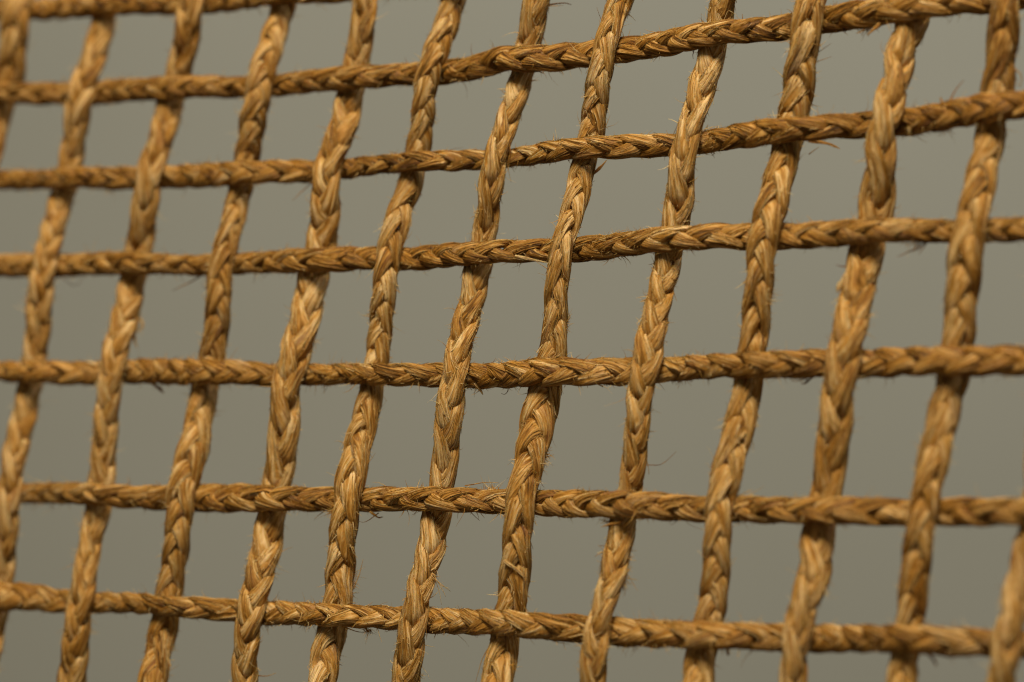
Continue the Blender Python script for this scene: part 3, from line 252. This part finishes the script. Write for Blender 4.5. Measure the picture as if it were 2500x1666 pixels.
STRAYS = [
    ('V6','stray_fibre',0.26,0.02,[(8.0,21.2,76.9),(10.5,21.2,77.3),(12.2,21.2,77.4),(13.7,21.2,77.0)]),
    ('V6','stray_fibre',0.10,0.10,[(8.2,20.7,76.6),(10.3,20.7,76.7),(12.0,20.7,76.8)]),
    ('V7','stray_fibre',0.09,0.30,[(20.0,9.4,71.9),(19.4,9.4,73.4),(18.9,9.4,75.0)]),
    ('V11','stray_fibre',0.20,0.50,[(102.2,-37.7,55.2),(103.3,-37.7,54.2),(103.5,-37.7,52.7),(102.9,-37.7,51.5)]),
    ('H2','stray_fibre',0.20,0.35,[(89.5,-36.1,49.5),(90.6,-36.1,51.4),(92.2,-36.1,53.3)]),
    ('H2','fibre_strip',0.35,0.40,[(87.6,-36.3,48.7),(87.4,-36.3,49.3),(87.3,-36.3,49.8)]),
    ('V9','fibre_strip',0.36,0.40,[(64.4,-16.2,42.4),(66.6,-16.2,42.1),(68.4,-16.2,41.5),(69.8,-16.2,40.8)]),
    ('V9','stray_fibre',0.12,0.30,[(64.2,-16.6,40.5),(64.9,-16.6,41.0),(65.5,-16.6,41.4)]),
    ('V9','stray_fibre',0.09,0.20,[(66.3,-16.5,62.2),(67.2,-16.5,62.8),(68.0,-16.5,63.3)]),
    ('V9','stray_fibre',0.11,0.15,[(65.0,-15.9,59.5),(66.2,-15.9,59.9),(68.0,-15.9,60.5)]),
    ('V7','fibre_strip',0.32,0.50,[(18.5,9.4,37.7),(19.6,9.4,38.7),(20.7,9.4,39.9),(21.5,9.4,40.8)]),
    ('H3','stray_fibre',0.22,0.15,[(83.4,-37.6,19.6),(82.4,-37.6,18.7),(81.2,-37.6,18.4),(79.5,-37.6,17.6),(78.2,-37.6,17.1)]),
    ('H3','stray_fibre',0.18,0.15,[(82.4,-37.6,19.4),(81.6,-37.6,18.4),(80.1,-37.6,18.2)]),
    ('H3','stray_fibre',0.16,0.15,[(83.9,-37.6,19.4),(83.2,-37.6,18.4),(82.7,-37.6,17.6)]),
    ('V2','fibre_strip',0.35,0.75,[(-92.6,64.1,6.2),(-91.6,64.1,4.4),(-91.7,64.1,3.4),(-92.9,64.1,2.8)]),
    ('V2','fibre_strip',0.30,0.70,[(-93.3,61.9,2.1),(-93.1,61.9,-0.2),(-92.3,61.9,-2.1)]),
    ('V6','stray_fibre',0.13,0.85,[(-17.0,1.1,-51.9),(-15.8,1.1,-53.7),(-13.7,1.1,-54.5)]),
    ('V6','stray_fibre',0.12,0.85,[(-16.8,0.6,-52.2),(-15.3,0.6,-54.7),(-14.5,0.6,-56.4)]),
    ('V6','stray_fibre',0.10,0.80,[(-16.9,0.8,-52.5),(-16.0,0.8,-55.2),(-15.5,0.8,-58.1)]),
    ('V6','stray_fibre',0.12,0.85,[(-17.1,0.4,-52.2),(-14.9,0.4,-54.0),(-13.3,0.4,-55.2)]),
    ('V8','stray_fibre',0.10,0.20,[(29.0,-15.4,-26.4),(31.6,-15.4,-26.3),(33.7,-15.4,-24.8),(35.1,-15.4,-23.4)]),
    ('V8','stray_fibre',0.13,0.30,[(28.6,-15.4,-24.9),(29.0,-15.4,-26.8),(29.2,-15.4,-28.5)]),
    ('V8','fibre_strip',0.38,0.80,[(21.1,-21.9,-51.4),(22.8,-21.9,-49.8),(24.1,-21.9,-48.6),(25.0,-21.9,-47.4)]),
    ('V8','stray_fibre',0.14,0.75,[(23.8,-21.4,-50.6),(23.8,-21.4,-52.7),(23.6,-21.4,-53.9)]),
    ('V8','stray_fibre',0.13,0.75,[(24.3,-21.4,-49.9),(25.4,-21.4,-50.1),(26.4,-21.4,-50.2)]),
    ('V8','stray_fibre',0.14,0.50,[(20.1,-18.4,-43.6),(18.9,-18.4,-43.3),(18.2,-18.4,-43.4)]),
    ('V8','stray_fibre',0.16,0.50,[(19.4,-18.4,-44.6),(18.2,-18.4,-45.2),(17.5,-18.4,-45.7)]),
    ('V8','stray_fibre',0.16,0.60,[(29.0,-11.1,9.1),(28.2,-11.1,8.7),(27.5,-11.1,8.5)]),
    ('V5','stray_fibre',0.16,0.75,[(-35.4,15.1,-54.9),(-34.5,15.1,-52.6),(-33.7,15.1,-49.4)]),
    ('V7','stray_fibre',0.12,0.40,[(-5.2,-9.5,-66.3),(-6.5,-9.5,-68.8),(-7.2,-9.5,-71.2),(-7.9,-9.5,-73.7)]),
    ('V4','stray_fibre',0.16,0.30,[(-58.3,21.1,-76.6),(-56.1,21.1,-76.7),(-53.9,21.1,-76.0)]),
    ('H4','stray_fibre',0.14,0.30,[(-0.8,4.4,-10.3),(-1.0,4.4,-11.2),(-1.6,4.4,-11.8),(-2.5,4.4,-11.6)]),
    ('H4','fibre_strip',0.30,0.75,[(-7.5,8.2,-10.5),(-6.8,8.2,-11.4),(-6.4,8.2,-12.2)]),
    ('H4','fibre_strip',0.40,0.30,[(-86.9,53.9,-10.7),(-85.7,53.9,-11.7),(-84.5,53.9,-13.0)]),
    ('H3','stray_fibre',0.22,0.12,[(-76.6,57.2,15.7),(-79.0,57.2,14.3),(-81.2,57.2,13.3),(-83.2,57.2,12.3)]),
    ('H3','stray_fibre',0.14,0.20,[(-113.3,77.6,15.5),(-112.3,77.6,14.6),(-110.6,77.6,14.1),(-109.2,77.6,15.3)]),
    ('H5','stray_fibre',0.13,0.20,[(-31.2,13.5,-39.6),(-32.3,13.5,-40.4),(-33.7,13.5,-40.9),(-34.7,13.5,-40.6)]),
    ('H5','fibre_strip',0.25,0.70,[(-31.0,14.1,-39.3),(-30.1,14.1,-39.9),(-29.1,14.1,-39.7)]),
    ('H5','stray_fibre',0.14,0.60,[(-9.0,0.3,-31.6),(-5.9,0.3,-31.1),(-2.8,0.3,-31.2)]),
    ('H5','stray_fibre',0.14,0.20,[(-43.3,21.9,-39.2),(-44.5,21.9,-40.1),(-45.5,21.9,-41.0)]),
    ('H5','stray_fibre',0.12,0.40,[(-9.0,0.3,-37.7),(-8.1,0.3,-38.6),(-7.1,0.3,-39.5)]),
    ('H5','fibre_strip',0.26,0.45,[(21.7,-20.6,-38.4),(20.3,-20.6,-38.7),(18.6,-20.6,-39.3)]),
    ('H5','stray_fibre',0.13,0.30,[(34.7,-23.8,-37.5),(33.9,-23.8,-38.1),(33.0,-23.8,-38.7)]),
    ('H3','fibre_strip',0.34,0.90,[(2.0,7.2,18.7),(3.7,7.2,18.3),(6.2,7.2,17.8),(8.0,7.2,17.5)]),
    ('V7','fibre_strip',0.42,0.85,[(-0.6,-10.9,-48.0),(1.1,-10.9,-49.2),(2.6,-10.9,-50.6),(3.3,-10.9,-51.1)]),
    ('V10','fibre_strip',0.70,1.00,[(68.0,-33.4,12.4),(67.2,-33.4,11.3),(66.6,-33.4,9.8)]),
    ('V10','stray_fibre',0.20,0.30,[(69.0,-31.7,15.3),(67.6,-31.7,15.4),(66.6,-31.7,15.8)]),
    ('V6','stray_fibre',0.12,0.50,[(-0.7,16.0,45.8),(-0.4,16.0,43.0),(-0.9,16.0,40.2),(-0.2,16.0,35.9)]),
    ('H1','stray_fibre',0.16,0.10,[(39.9,-1.7,63.8),(39.6,-1.7,62.7),(39.7,-1.7,61.6)]),
    ('H1','fibre_strip',0.35,0.50,[(76.2,-24.2,65.7),(75.2,-24.2,64.8),(74.3,-24.2,63.9)]),
    ('H1','stray_fibre',0.20,0.50,[(74.0,-20.5,65.5),(73.2,-20.5,65.0),(72.5,-20.5,64.8)]),
    ('H2','stray_fibre',0.15,0.20,[(-49.0,46.6,37.2),(-50.7,46.6,35.7),(-52.8,46.6,33.6)]),
    ('H6','stray_fibre',0.16,0.40,[(-36.7,7.8,-64.1),(-34.3,7.8,-64.9),(-32.4,7.8,-65.0)]),
    ('H4','fibre_strip',0.22,0.15,[(61.3,-30.5,-8.0),(60.2,-30.5,-8.8),(59.3,-30.5,-8.7)]),
    ('H4','stray_fibre',0.14,0.15,[(60.4,-30.5,-7.8),(59.2,-30.5,-8.2),(57.5,-30.5,-8.0),(57.2,-30.5,-7.4)]),
    ('V8','stray_fibre',0.12,0.20,[(32.5,-14.1,0.1),(33.0,-14.1,-0.2),(33.3,-14.1,-0.1)]),
    ('H6','fibre_strip',0.35,0.35,[(80.8,-59.7,-60.6),(81.6,-59.7,-61.7),(82.3,-59.7,-63.2)]),
    ('H6','fibre_strip',0.40,0.30,[(43.7,-38.2,-62.6),(43.8,-38.2,-63.4),(44.1,-38.2,-64.1)]),
]
TUFTS = [
    ('V5',(-35.4,15.1,-56.3),(1.0,-0.2,-0.1)),
    ('V5',(-35.6,15.1,-53.5),(1.0,-0.2,0.3)),
    ('V2',(-92.6,61.9,4.9),(1.0,-0.2,-0.2)),
    ('V2',(-93.1,61.9,1.3),(1.0,-0.2,-0.6)),
    ('V8',(24.2,-19.9,-48.1),(1.0,-0.2,-0.2)),
    ('V8',(24.0,-21.4,-51.0),(0.6,-0.2,-0.8)),
    ('V8',(35.0,-8.3,13.1),(0.8,-0.2,-0.6)),
    ('V8',(29.0,-11.1,9.2),(-1.0,-0.2,0.2)),
    ('V9',(54.5,-22.8,9.3),(1.0,-0.2,-0.2)),
    ('V9',(54.2,-22.5,5.4),(1.0,-0.2,-0.3)),
    ('V6',(-17.0,1.1,-52.2),(1.0,-0.2,-0.4)),
    ('V6',(-9.2,10.3,-1.1),(0.9,-0.2,-0.3)),
    ('H5',(-4.5,-0.2,-31.8),(-0.3,-0.2,1.0)),
    ('H3',(81.2,-37.1,19.2),(-0.5,-0.2,-0.8)),
    ('H4',(60.2,-30.5,-7.9),(-0.2,-0.2,-1.0)),
    ('V7',(7.9,-3.9,-24.9),(0.7,-0.2,0.5)),
    ('V10',(62.5,-43.2,-50.9),(0.9,-0.2,-0.7)),
    ('H1',(74.5,-19.5,65.3),(-0.4,-0.2,-1.0)),
    ('H4',(-7.1,8.2,-10.7),(0.0,-0.2,-1.0)),
    ('V3',(-80.3,32.6,-77.8),(1.0,-0.2,-0.2)),
    ('V4',(-46.2,32.7,-1.4),(1.0,-0.2,-0.3)),
    ('H3',(36.6,-13.2,19.4),(0.1,-0.2,-1.0)),
    ('H4',(35.4,-14.7,-8.6),(-0.2,-0.2,-1.0)),
    ('H6',(25.2,-25.7,-63.8),(0.0,-0.2,-1.0)),
    ('H2',(3.7,17.4,40.3),(-0.2,-0.2,-1.0)),
    ('H2',(88.4,-32.0,42.8),(-0.3,-0.2,-1.0)),
    ('V3',(-78.8,39.1,-31.7),(-0.8,-0.2,-0.4)),
    ('V7',(12.2,1.3,12.9),(1.0,-0.2,0.2)),
    ('V7',(12.8,1.8,4.8),(1.0,-0.2,0.7)),
    ('H5',(20.0,-17.6,-38.6),(-0.8,-0.2,-0.5)),
    ('V1',(-112.9,84.2,35.0),(0.8,-0.2,-0.1)),
    ('H6',(-31.5,6.8,-65.0),(0.5,-0.2,-0.7)),
    ('V6',(-24.7,-1.5,-68.8),(-1.0,-0.2,-0.2)),
    ('V5',(-41.6,14.1,-38.6),(-1.0,-0.2,-0.3)),
]

# ------------------------------------------------------------------ a braided cord
def ridge_field(rng, s, th, n_fib):
    """Heights and tones of the fibres round a strand: n_fib uneven fibres whose
    edges wander and whose height comes and goes along the length."""
    S, T = s[:, None], th[None, :]
    tw = rng.uniform(-0.035, 0.035) * S
    p = rng.uniform(0, 2 * np.pi, 8)
    w = T + tw
    w = w + 0.30 * np.sin(T + S / 7.0 + p[0]) + 0.16 * np.sin(2 * T - S / 5.0 + p[1]) \
          + 0.09 * np.sin(3 * T + S / 3.1 + p[2]) + 0.05 * np.sin(5 * T - S / 2.3 + p[3])
    x = w * n_fib / (2 * np.pi)
    cell = np.floor(x).astype(int)
    f = x - cell
    bump = np.abs(np.sin(np.pi * f)) ** 0.6
    cm = np.mod(cell, n_fib)
    lam = 6.0
    ns = int(s[-1] / lam) + 3
    tabh = rng.uniform(0, 1, (ns, n_fib))
    tabt = rng.normal(0, 1, (ns, n_fib))
    off = rng.uniform(0, 1, n_fib)
    xs = S / lam + off[cm]
    i = np.clip(xs.astype(int), 0, ns - 2)
    t = np.clip(xs - i, 0, 1)
    t = t * t * (3 - 2 * t)
    hh = tabh[i, cm] * (1 - t) + tabh[i + 1, cm] * t
    tt = tabt[i, cm] * (1 - t) + tabt[i + 1, cm] * t
    return bump, hh, tt, w

def hair_tubes(rng, starts, dirs, lengths, radii, tones, segs=6, wild=0.5, droop=0.0):
    """Thin curved tapering three-sided fibres."""
    n = len(starts)
    if n == 0:
        return None
    t = np.linspace(0, 1, segs)
    d = unit(dirs)
    k1 = unit(np.cross(d, rng.normal(0, 1, (n, 3))))
    k2 = unit(np.cross(d, k1))
    c1 = rng.normal(0, wild, n)[:, None, None]
    c2 = rng.normal(0, wild * .6, n)[:, None, None]
    T = t[None, :, None]
    Ls = lengths[:, None, None]
    path = starts[:, None, :] + Ls * (d[:, None, :] * T + k1[:, None, :] * c1 * T**2 + k2[:, None, :] * c2 * (T**2 - T**3 * 1.2))
    path[:, :, 2] -= droop * (Ls[:, :, 0] * t[None, :] ** 2)
    rad = radii[:, None] * (1 - 0.75 * t[None, :])
    V = np.zeros((n, segs, 3, 3))
    for a in range(3):
        ang = 2 * np.pi * a / 3
        V[:, :, a, :] = path + rad[:, :, None] * (k1[:, None, :] * math.cos(ang) + k2[:, None, :] * math.sin(ang))
    q1 = grid_quads(segs, 3, True)
    Q = (np.arange(n)[:, None, None] * (segs * 3) + q1[None]).reshape(-1, 4)
    tone = np.repeat(tones, segs * 3)
    fib = np.zeros((n, segs, 3, 3))
    fib[..., 0] = rng.uniform(0, 40, n)[:, None, None]
    fib[..., 2] = (lengths[:, None] * t[None, :])[:, :, None]
    return V.reshape(-1, 3), Q, tone, fib.reshape(-1, 3)

def make_cord(index, pts, seed, chevron, period, label, group, tone0, roll_amp, girth):
    rng = np.random.default_rng(seed)
    s, Q = catmull(pts, STEP)
    C = Q[:, :3]
    W = Q[:, 3] * girth * (1 + 0.05 * smooth_noise(rng, s, 9.0))
    tone0 = tone0 + 0.07 * smooth_noise(rng, s, 38.0)[:, None]
    T = unit(np.gradient(C, axis=0))
    face = unit(np.array([0.10, -1.0, 0.06]))
    Nv = unit(np.cross(T, face[None]))              # across the cord
    Bv = unit(np.cross(Nv, T))                      # towards the front
    roll = roll_amp * smooth_noise(rng, s, 32.0)
    cr, sr = np.cos(roll)[:, None], np.sin(roll)[:, None]
    Nv, Bv = Nv * cr + Bv * sr, Bv * cr - Nv * sr

    root = bpy.data.objects.new("braided_cord", None)
    root.empty_display_size = 0.005
    COL.objects.link(root)
    mid = C[len(C) // 2]
    root.location = mid * MM
    bpy.context.view_layer.update()
    root["label"] = label
    root["category"] = "cord"
    root["group"] = group

    # the plait: phase advances by one turn each period, unevenly
    wl = 0.87 * period * W.mean() * (1 + 0.20 * smooth_noise(rng, s, 30.0) + 0.16 * smooth_noise(rng, s, 9.0))
    phase = np.cumsum(2 * np.pi / wl * STEP) + rng.uniform(0, 2 * np.pi)
    th = np.linspace(0, 2 * np.pi, NTH, endpoint=False)
    surf = []
    for k in range(3):
        ph = phase + k * 2 * np.pi / 3 + 0.26 * smooth_noise(rng, s, 11.0)
        thick = 1 + 0.15 * smooth_noise(rng, s, 14.0) + 0.05 * smooth_noise(rng, s, 4.0) + rng.uniform(-.05, .05)
        sa, sb = np.sin(ph), np.sin(2 * ph)
        # each strand lies broad on the front and back faces and tucks in sharply
        loose = 1 + 0.30 * np.clip(smooth_noise(rng, s, 13.0) - 0.45, 0, 1)      # slack lengths stand out
        lat = 0.66 * W * sa * loose * (1 + 0.06 * smooth_noise(rng, s, 8.0))
        dep = chevron * 0.36 * W * loose * np.sign(sb) * np.abs(sb) ** 0.9
        P = C + lat[:, None] * Nv + dep[:, None] * Bv
        tS = unit(np.gradient(P, axis=0))
        e1 = unit(np.cross(Bv, tS))
        e2 = unit(np.cross(tS, e1))
        r1 = 0.54 * W * thick
        r2 = 0.44 * W * (2 - thick) ** 0.5
        bump, hh, tt, wv_ = ridge_field(rng, s, th, 13)
        b2, h2, t2, _ = ridge_field(rng, s, th, 21)
        rel = 0.14 * (bump - 1) + 0.15 * (hh - 0.4) + 0.09 * b2 * h2
        ct, st = np.cos(th)[None, :], np.sin(th)[None, :]
        # squarish ellipse: a bundle pressed flat against its neighbours
        pw = 0.70
        ex = np.sign(ct) * np.abs(ct) ** pw
        ey = np.sign(st) * np.abs(st) ** pw
        V = P[:, None, :] + (r1[:, None] * ex)[..., None] * e1[:, None, :] \
                          + (r2[:, None] * ey)[..., None] * e2[:, None, :]
        # the plait is drawn tight: what would stand out is pressed into a round cord
        D = V - C[:, None, :]
        lx = np.einsum('ijk,ik->ij', D, Nv) / W[:, None]
        lz = np.einsum('ijk,ik->ij', D, Bv) / (0.86 * W[:, None])
        rho = np.sqrt(lx**2 + lz**2) + 1e-6
        over = np.logaddexp(0, (rho - 0.68) / 0.05) * 0.05
        D = D * ((rho - 0.78 * over) / rho)[..., None]
        V = C[:, None, :] + D
        V = V + unit(V - P[:, None, :]) * (rel * (0.5 * (r1 + r2))[:, None])[..., None]
        tone = tone0 + rng.normal(0, 0.05) + 0.15 * tt + 0.11 * t2 + 0.09 * smooth_noise(rng, s, 18.0)[:, None] + 0.07 * smooth_noise(rng, s, 6.0)[:, None]
        fib = np.stack([1.6 * np.cos(wv_), 1.6 * np.sin(wv_), np.broadcast_to(s[:, None], wv_.shape)], -1)
        fib = fib + rng.uniform(-300, 300, 3)
        me = mesh_from_quads("strand", (V.reshape(-1, 3) - mid) * MM, grid_quads(len(s), NTH, True),
                             tone, fib.reshape(-1, 3), MAT_FIBRE)
        so = bpy.data.objects.new("strand", me)
        COL.objects.link(so)
        so.parent = root
        surf.append((V, P, tS))

        # flat fibres lying along the strand, some of them lifting at an end
        n_r = int(s[-1] * 1.9)
        seg = 8
        i0 = rng.uniform(0, len(s) - 30, n_r)
        ln = rng.uniform(3.0, 13.0, n_r) / STEP
        j0 = rng.uniform(0, NTH, n_r)
        dj = rng.normal(0, 1.6, n_r)
        u = np.linspace(0, 1, seg)
        I = np.clip(i0[:, None] + ln[:, None] * u[None], 0, len(s) - 2)
        J = j0[:, None] + dj[:, None] * u[None] + 0.5 * np.sin(u[None] * 5 + j0[:, None])
        hw = (rng.uniform(0.20, 0.58, n_r) * NTH / 36)[:, None] * (0.25 + 0.75 * np.sin(np.pi * np.clip(u[None], 0.03, 0.97)) ** 0.5)
        lift = 0.035 + 0.02 * rng.uniform(0, 1, n_r)[:, None] + 0 * I
        peel = (rng.uniform(0, 1, n_r) < 0.32)[:, None] * rng.uniform(0.15, 0.8, n_r)[:, None]
        lift = lift + peel * np.clip((u[None] - 0.72) / 0.28, 0, 1) ** 2
        rows = []
        for side, dl in ((-1, -0.07), (0, 0.05), (1, -0.07)):
            JJ = J + side * hw
            a = np.floor(I).astype(int); fa = (I - a)[..., None]
            bj = np.floor(JJ).astype(int); fb = (JJ - bj)[..., None]
            bj0, bj1 = bj % NTH, (bj + 1) % NTH
            X = (V[a, bj0] * (1 - fb) + V[a, bj1] * fb) * (1 - fa) + (V[a + 1, bj0] * (1 - fb) + V[a + 1, bj1] * fb) * fa
            out = unit(X - P[a])
            rows.append(X + out * (lift + dl)[..., None])
        R = np.stack(rows, 2)                        # n, seg, 3, 3
        q1 = grid_quads(seg, 3, False)[:, ::-1]
        RQ = (np.arange(n_r)[:, None, None] * (seg * 3) + q1[None]).reshape(-1, 4)
        rt = np.repeat(tone0.mean() + 0.04 + rng.normal(0, 0.18, n_r), seg * 3)
        rf = np.zeros((n_r, seg, 3, 3))
        rf[..., 0] = (np.arange(3) - 1)[None, None, :] * 0.25 + rng.uniform(-200, 200, n_r)[:, None, None]
        rf[..., 1] = rng.uniform(-200, 200, n_r)[:, None, None]
        rf[..., 2] = (I * STEP)[:, :, None]
        me = mesh_from_quads("surface_fibres", (R.reshape(-1, 3) - mid) * MM, RQ, rt, rf.reshape(-1, 3), MAT_FIBRE)
        fo = bpy.data.objects.new("surface_fibres", me)
        COL.objects.link(fo)
        fo.parent = so
        fo["kind"] = "stuff"

    # short broken fibre ends, mostly in clusters where the cord is worn
    n_h = int(s[-1] * 6.5)
    n_c = max(4, int(s[-1] / 12))
    cen = rng.uniform(0, len(s) - 1, n_c)
    pick = np.where(rng.uniform(0, 1, n_h) < 0.5,
                    cen[rng.integers(0, n_c, n_h)] + rng.normal(0, 2.2, n_h), rng.uniform(0, len(s) - 1, n_h))
    pick = np.clip(pick, 1, len(s) - 2).astype(int)
    kk = rng.integers(0, 3, n_h)
    jj = rng.integers(0, NTH, n_h)
    st_ = np.array([surf[a][0][i, j] for a, i, j in zip(kk, pick, jj)])
    ctr = np.array([surf[a][1][i] for a, i in zip(kk, pick)])
    tg = np.array([surf[a][2][i] for a, i in zip(kk, pick)])
    outw = unit(0.6 * unit(st_ - ctr) + 0.7 * unit(st_ - C[pick]))
    sgn = np.where(rng.uniform(0, 1, n_h) < 0.5, -1, 1)[:, None]
    dirs = tg * sgn * rng.uniform(0.2, 1.1, n_h)[:, None] + outw * rng.uniform(0.15, 0.8, n_h)[:, None] + rng.normal(0, .18, (n_h, 3))
    ln = np.clip(rng.lognormal(0.15, 0.5, n_h), 0.4, 4.5)
    h = hair_tubes(rng, st_ - 0.1 * outw, dirs, ln, rng.uniform(0.055, 0.13, n_h), tone0.mean() + rng.normal(0.20, 0.22, n_h), segs=4)
    me = mesh_from_quads("frayed_fibres", (h[0] - mid) * MM, h[1], h[2], h[3], MAT_FIBRE)
    fo = bpy.data.objects.new("frayed_fibres", me)
    COL.objects.link(fo)
    fo.parent = root
    fo["kind"] = "stuff"
    return root, mid

def make_stray(kind, parent, mid, r, shade, pts, seed):
    """One loose fibre, or a flat strip of several, that stands away from its cord."""
    rng = np.random.default_rng(seed)
    P = np.array([p + (r,) for p in pts], float)
    root_in = P[0, :3] + unit(P[0, :3] - P[1, :3]) * 1.4          # its root is buried in the cord
    P = np.vstack([np.append(root_in, r), P])
    s, Q = catmull(P, max(0.25, np.linalg.norm(P[-1, :3] - P[0, :3]) / 26))
    C = Q[:, :3]
    t = s / max(s[-1], 1e-6)
    T = unit(np.gradient(C, axis=0))
    N1 = unit(np.cross(T, np.array([0.1, -1.0, 0.05])[None]))
    N2 = unit(np.cross(N1, T))
    n = 8
    th = np.linspace(0, 2 * np.pi, n, endpoint=False)
    if kind == "fibre_strip":
        prof = np.clip(1.15 - t**3, 0.15, 1) * (1 + 0.18 * np.sin(t * 9 + seed))
        r1, r2 = r * prof, 0.28 * r * prof
    else:
        prof = 1 - 0.7 * t
        r1, r2 = r * prof, 0.8 * r * prof
    V = C[:, None, :] + (r1[:, None] * np.cos(th)[None])[..., None] * N1[:, None] + (r2[:, None] * np.sin(th)[None])[..., None] * N2[:, None]
    V = V + rng.normal(0, 0.05 * r, V.shape)
    fib = np.zeros(V.shape)
    fib[..., 0] = 1.0 * np.cos(th)[None] * r + seed * 7.3
    fib[..., 1] = 1.0 * np.sin(th)[None] * r
    fib[..., 2] = s[:, None]
    Vf = V.reshape(-1, 3)
    q = grid_quads(len(s), n, True)
    caps = []
    for base in (0, (len(s) - 1) * n):
        for a in range(1, n - 2, 2):
            c = [base, base + a, base + a + 1, base + a + 2]
            caps.append(c if base else c[::-1])
    q = np.vstack([q, np.array(caps)])
    me = mesh_from_quads(kind, (Vf - mid) * MM, q, np.full(len(Vf), shade), fib.reshape(-1, 3), MAT_FIBRE)
    o = bpy.data.objects.new(kind, me)
    COL.objects.link(o)
    o.parent = parent
    return o

UP_LABELS = [
    "short upright cord at the top left corner, leaving through the left edge",
    "leftmost long upright cord, running out of the left edge near the bottom",
    "second long upright cord from the left, with a ragged tan tuft at mid height",
    "third long upright cord from the left, knobbly with a dark side strand near its foot",
    "fourth long upright cord from the left, thick and smooth above the second crossing",
    "fifth long upright cord from the left, its lower right edge frayed and golden",
    "sixth long upright cord from the left, with a dark twig-like fibre at the top edge",
    "seventh long upright cord from the left, the middle one, with a pale flake low down",
    "eighth long upright cord from the left, with a long thin hair curling away",
    "fourth upright cord from the right edge, with a stiff broken strip under its second crossing",
    "third upright cord from the right edge, broad, with a small white tip",
    "second upright cord from the right edge, soft focus, with a fibre loop near the top",
    "rightmost upright cord, blurred, cut by the right edge at the bottom corner",
]
CROSS_LABELS = [
    "topmost crosswise cord, blurred, leaving through the top edge left of the middle",
    "crosswise cord second from the top, climbing steeply to the top right corner",
    "third crosswise cord from the top, rising to the right with a spike of fibre",
    "middle crosswise cord, fourth from the top, with a pale flake beside the central upright",
    "fifth crosswise cord from the top, nearly level across the picture",
    "crosswise cord second from the bottom, sagging slightly to the right",
    "lowest crosswise cord, sloping down towards the bottom right corner",
]
#            V0  V1 V2 V3 V4 V5 V6 V7 V8 V9 V10 V11 V12   (+1: plait opens along the cord, downwards)
UP_CHEVRON = [1, -1, -1, 1, -1, 1, -1, 1, -1, 1, -1, 1, -1]
UP_PERIOD = [8.0, 8.2, 8.4, 7.6, 7.8, 7.8, 8.2, 7.6, 8.6, 8.2, 7.6, 8.4, 8.0]
CR_CHEVRON = [-1, 1, -1, 1, -1, 1, -1]
CR_PERIOD = [7.0, 7.2, 6.8, 7.2, 6.8, 7.2, 6.4]

made = {}
for i, pts in enumerate(UPRIGHT):
    made['V%d' % i] = make_cord(i, pts, 100 + i, UP_CHEVRON[i], UP_PERIOD[i], UP_LABELS[i],
                                "upright cords of the woven net", 0.63, 0.65, 1.31)
for i, pts in enumerate(CROSSWISE):
    made['H%d' % i] = make_cord(i, pts, 200 + i, CR_CHEVRON[i], CR_PERIOD[i], CROSS_LABELS[i],
                                "crosswise cords of the woven net", 0.44, 0.40, 1.26)  # darker base tone than uprights: partly own brown, partly shading put into colour
for i, (c, kind, r, shade, pts) in enumerate(STRAYS):
    make_stray(kind, made[c][0], made[c][1], r, shade, pts, i)

for i, (c, p, d) in enumerate(TUFTS):
    rng = np.random.default_rng(900 + i)
    n = int(rng.integers(16, 34))
    p, d = np.array(p), unit(np.array(d))
    cord, mid = made[c]
    along = np.array((0.2, 0, 1.0)) if c[0] == 'V' else np.array((1.0, 0, 0))
    st = p - d * 1.1 + along * rng.normal(0, 0.75, n)[:, None] + rng.normal(0, 0.22, (n, 3))
    dr = d * rng.uniform(0.3, 1.0, n)[:, None] + along * rng.normal(0, 0.55, n)[:, None] + rng.normal(0, 0.25, (n, 3))
    h = hair_tubes(rng, st, dr, np.clip(rng.lognormal(0.45, 0.35, n), 0.8, 3.4), rng.uniform(0.05, 0.12, n),
                   0.62 + rng.normal(0, 0.22, n), wild=0.6)
    me = mesh_from_quads("frayed_tuft", (h[0] - mid) * MM, h[1], h[2], h[3], MAT_FIBRE)
    o = bpy.data.objects.new("frayed_tuft", me)
    COL.objects.link(o)
    o.parent = cord
    o["kind"] = "stuff"
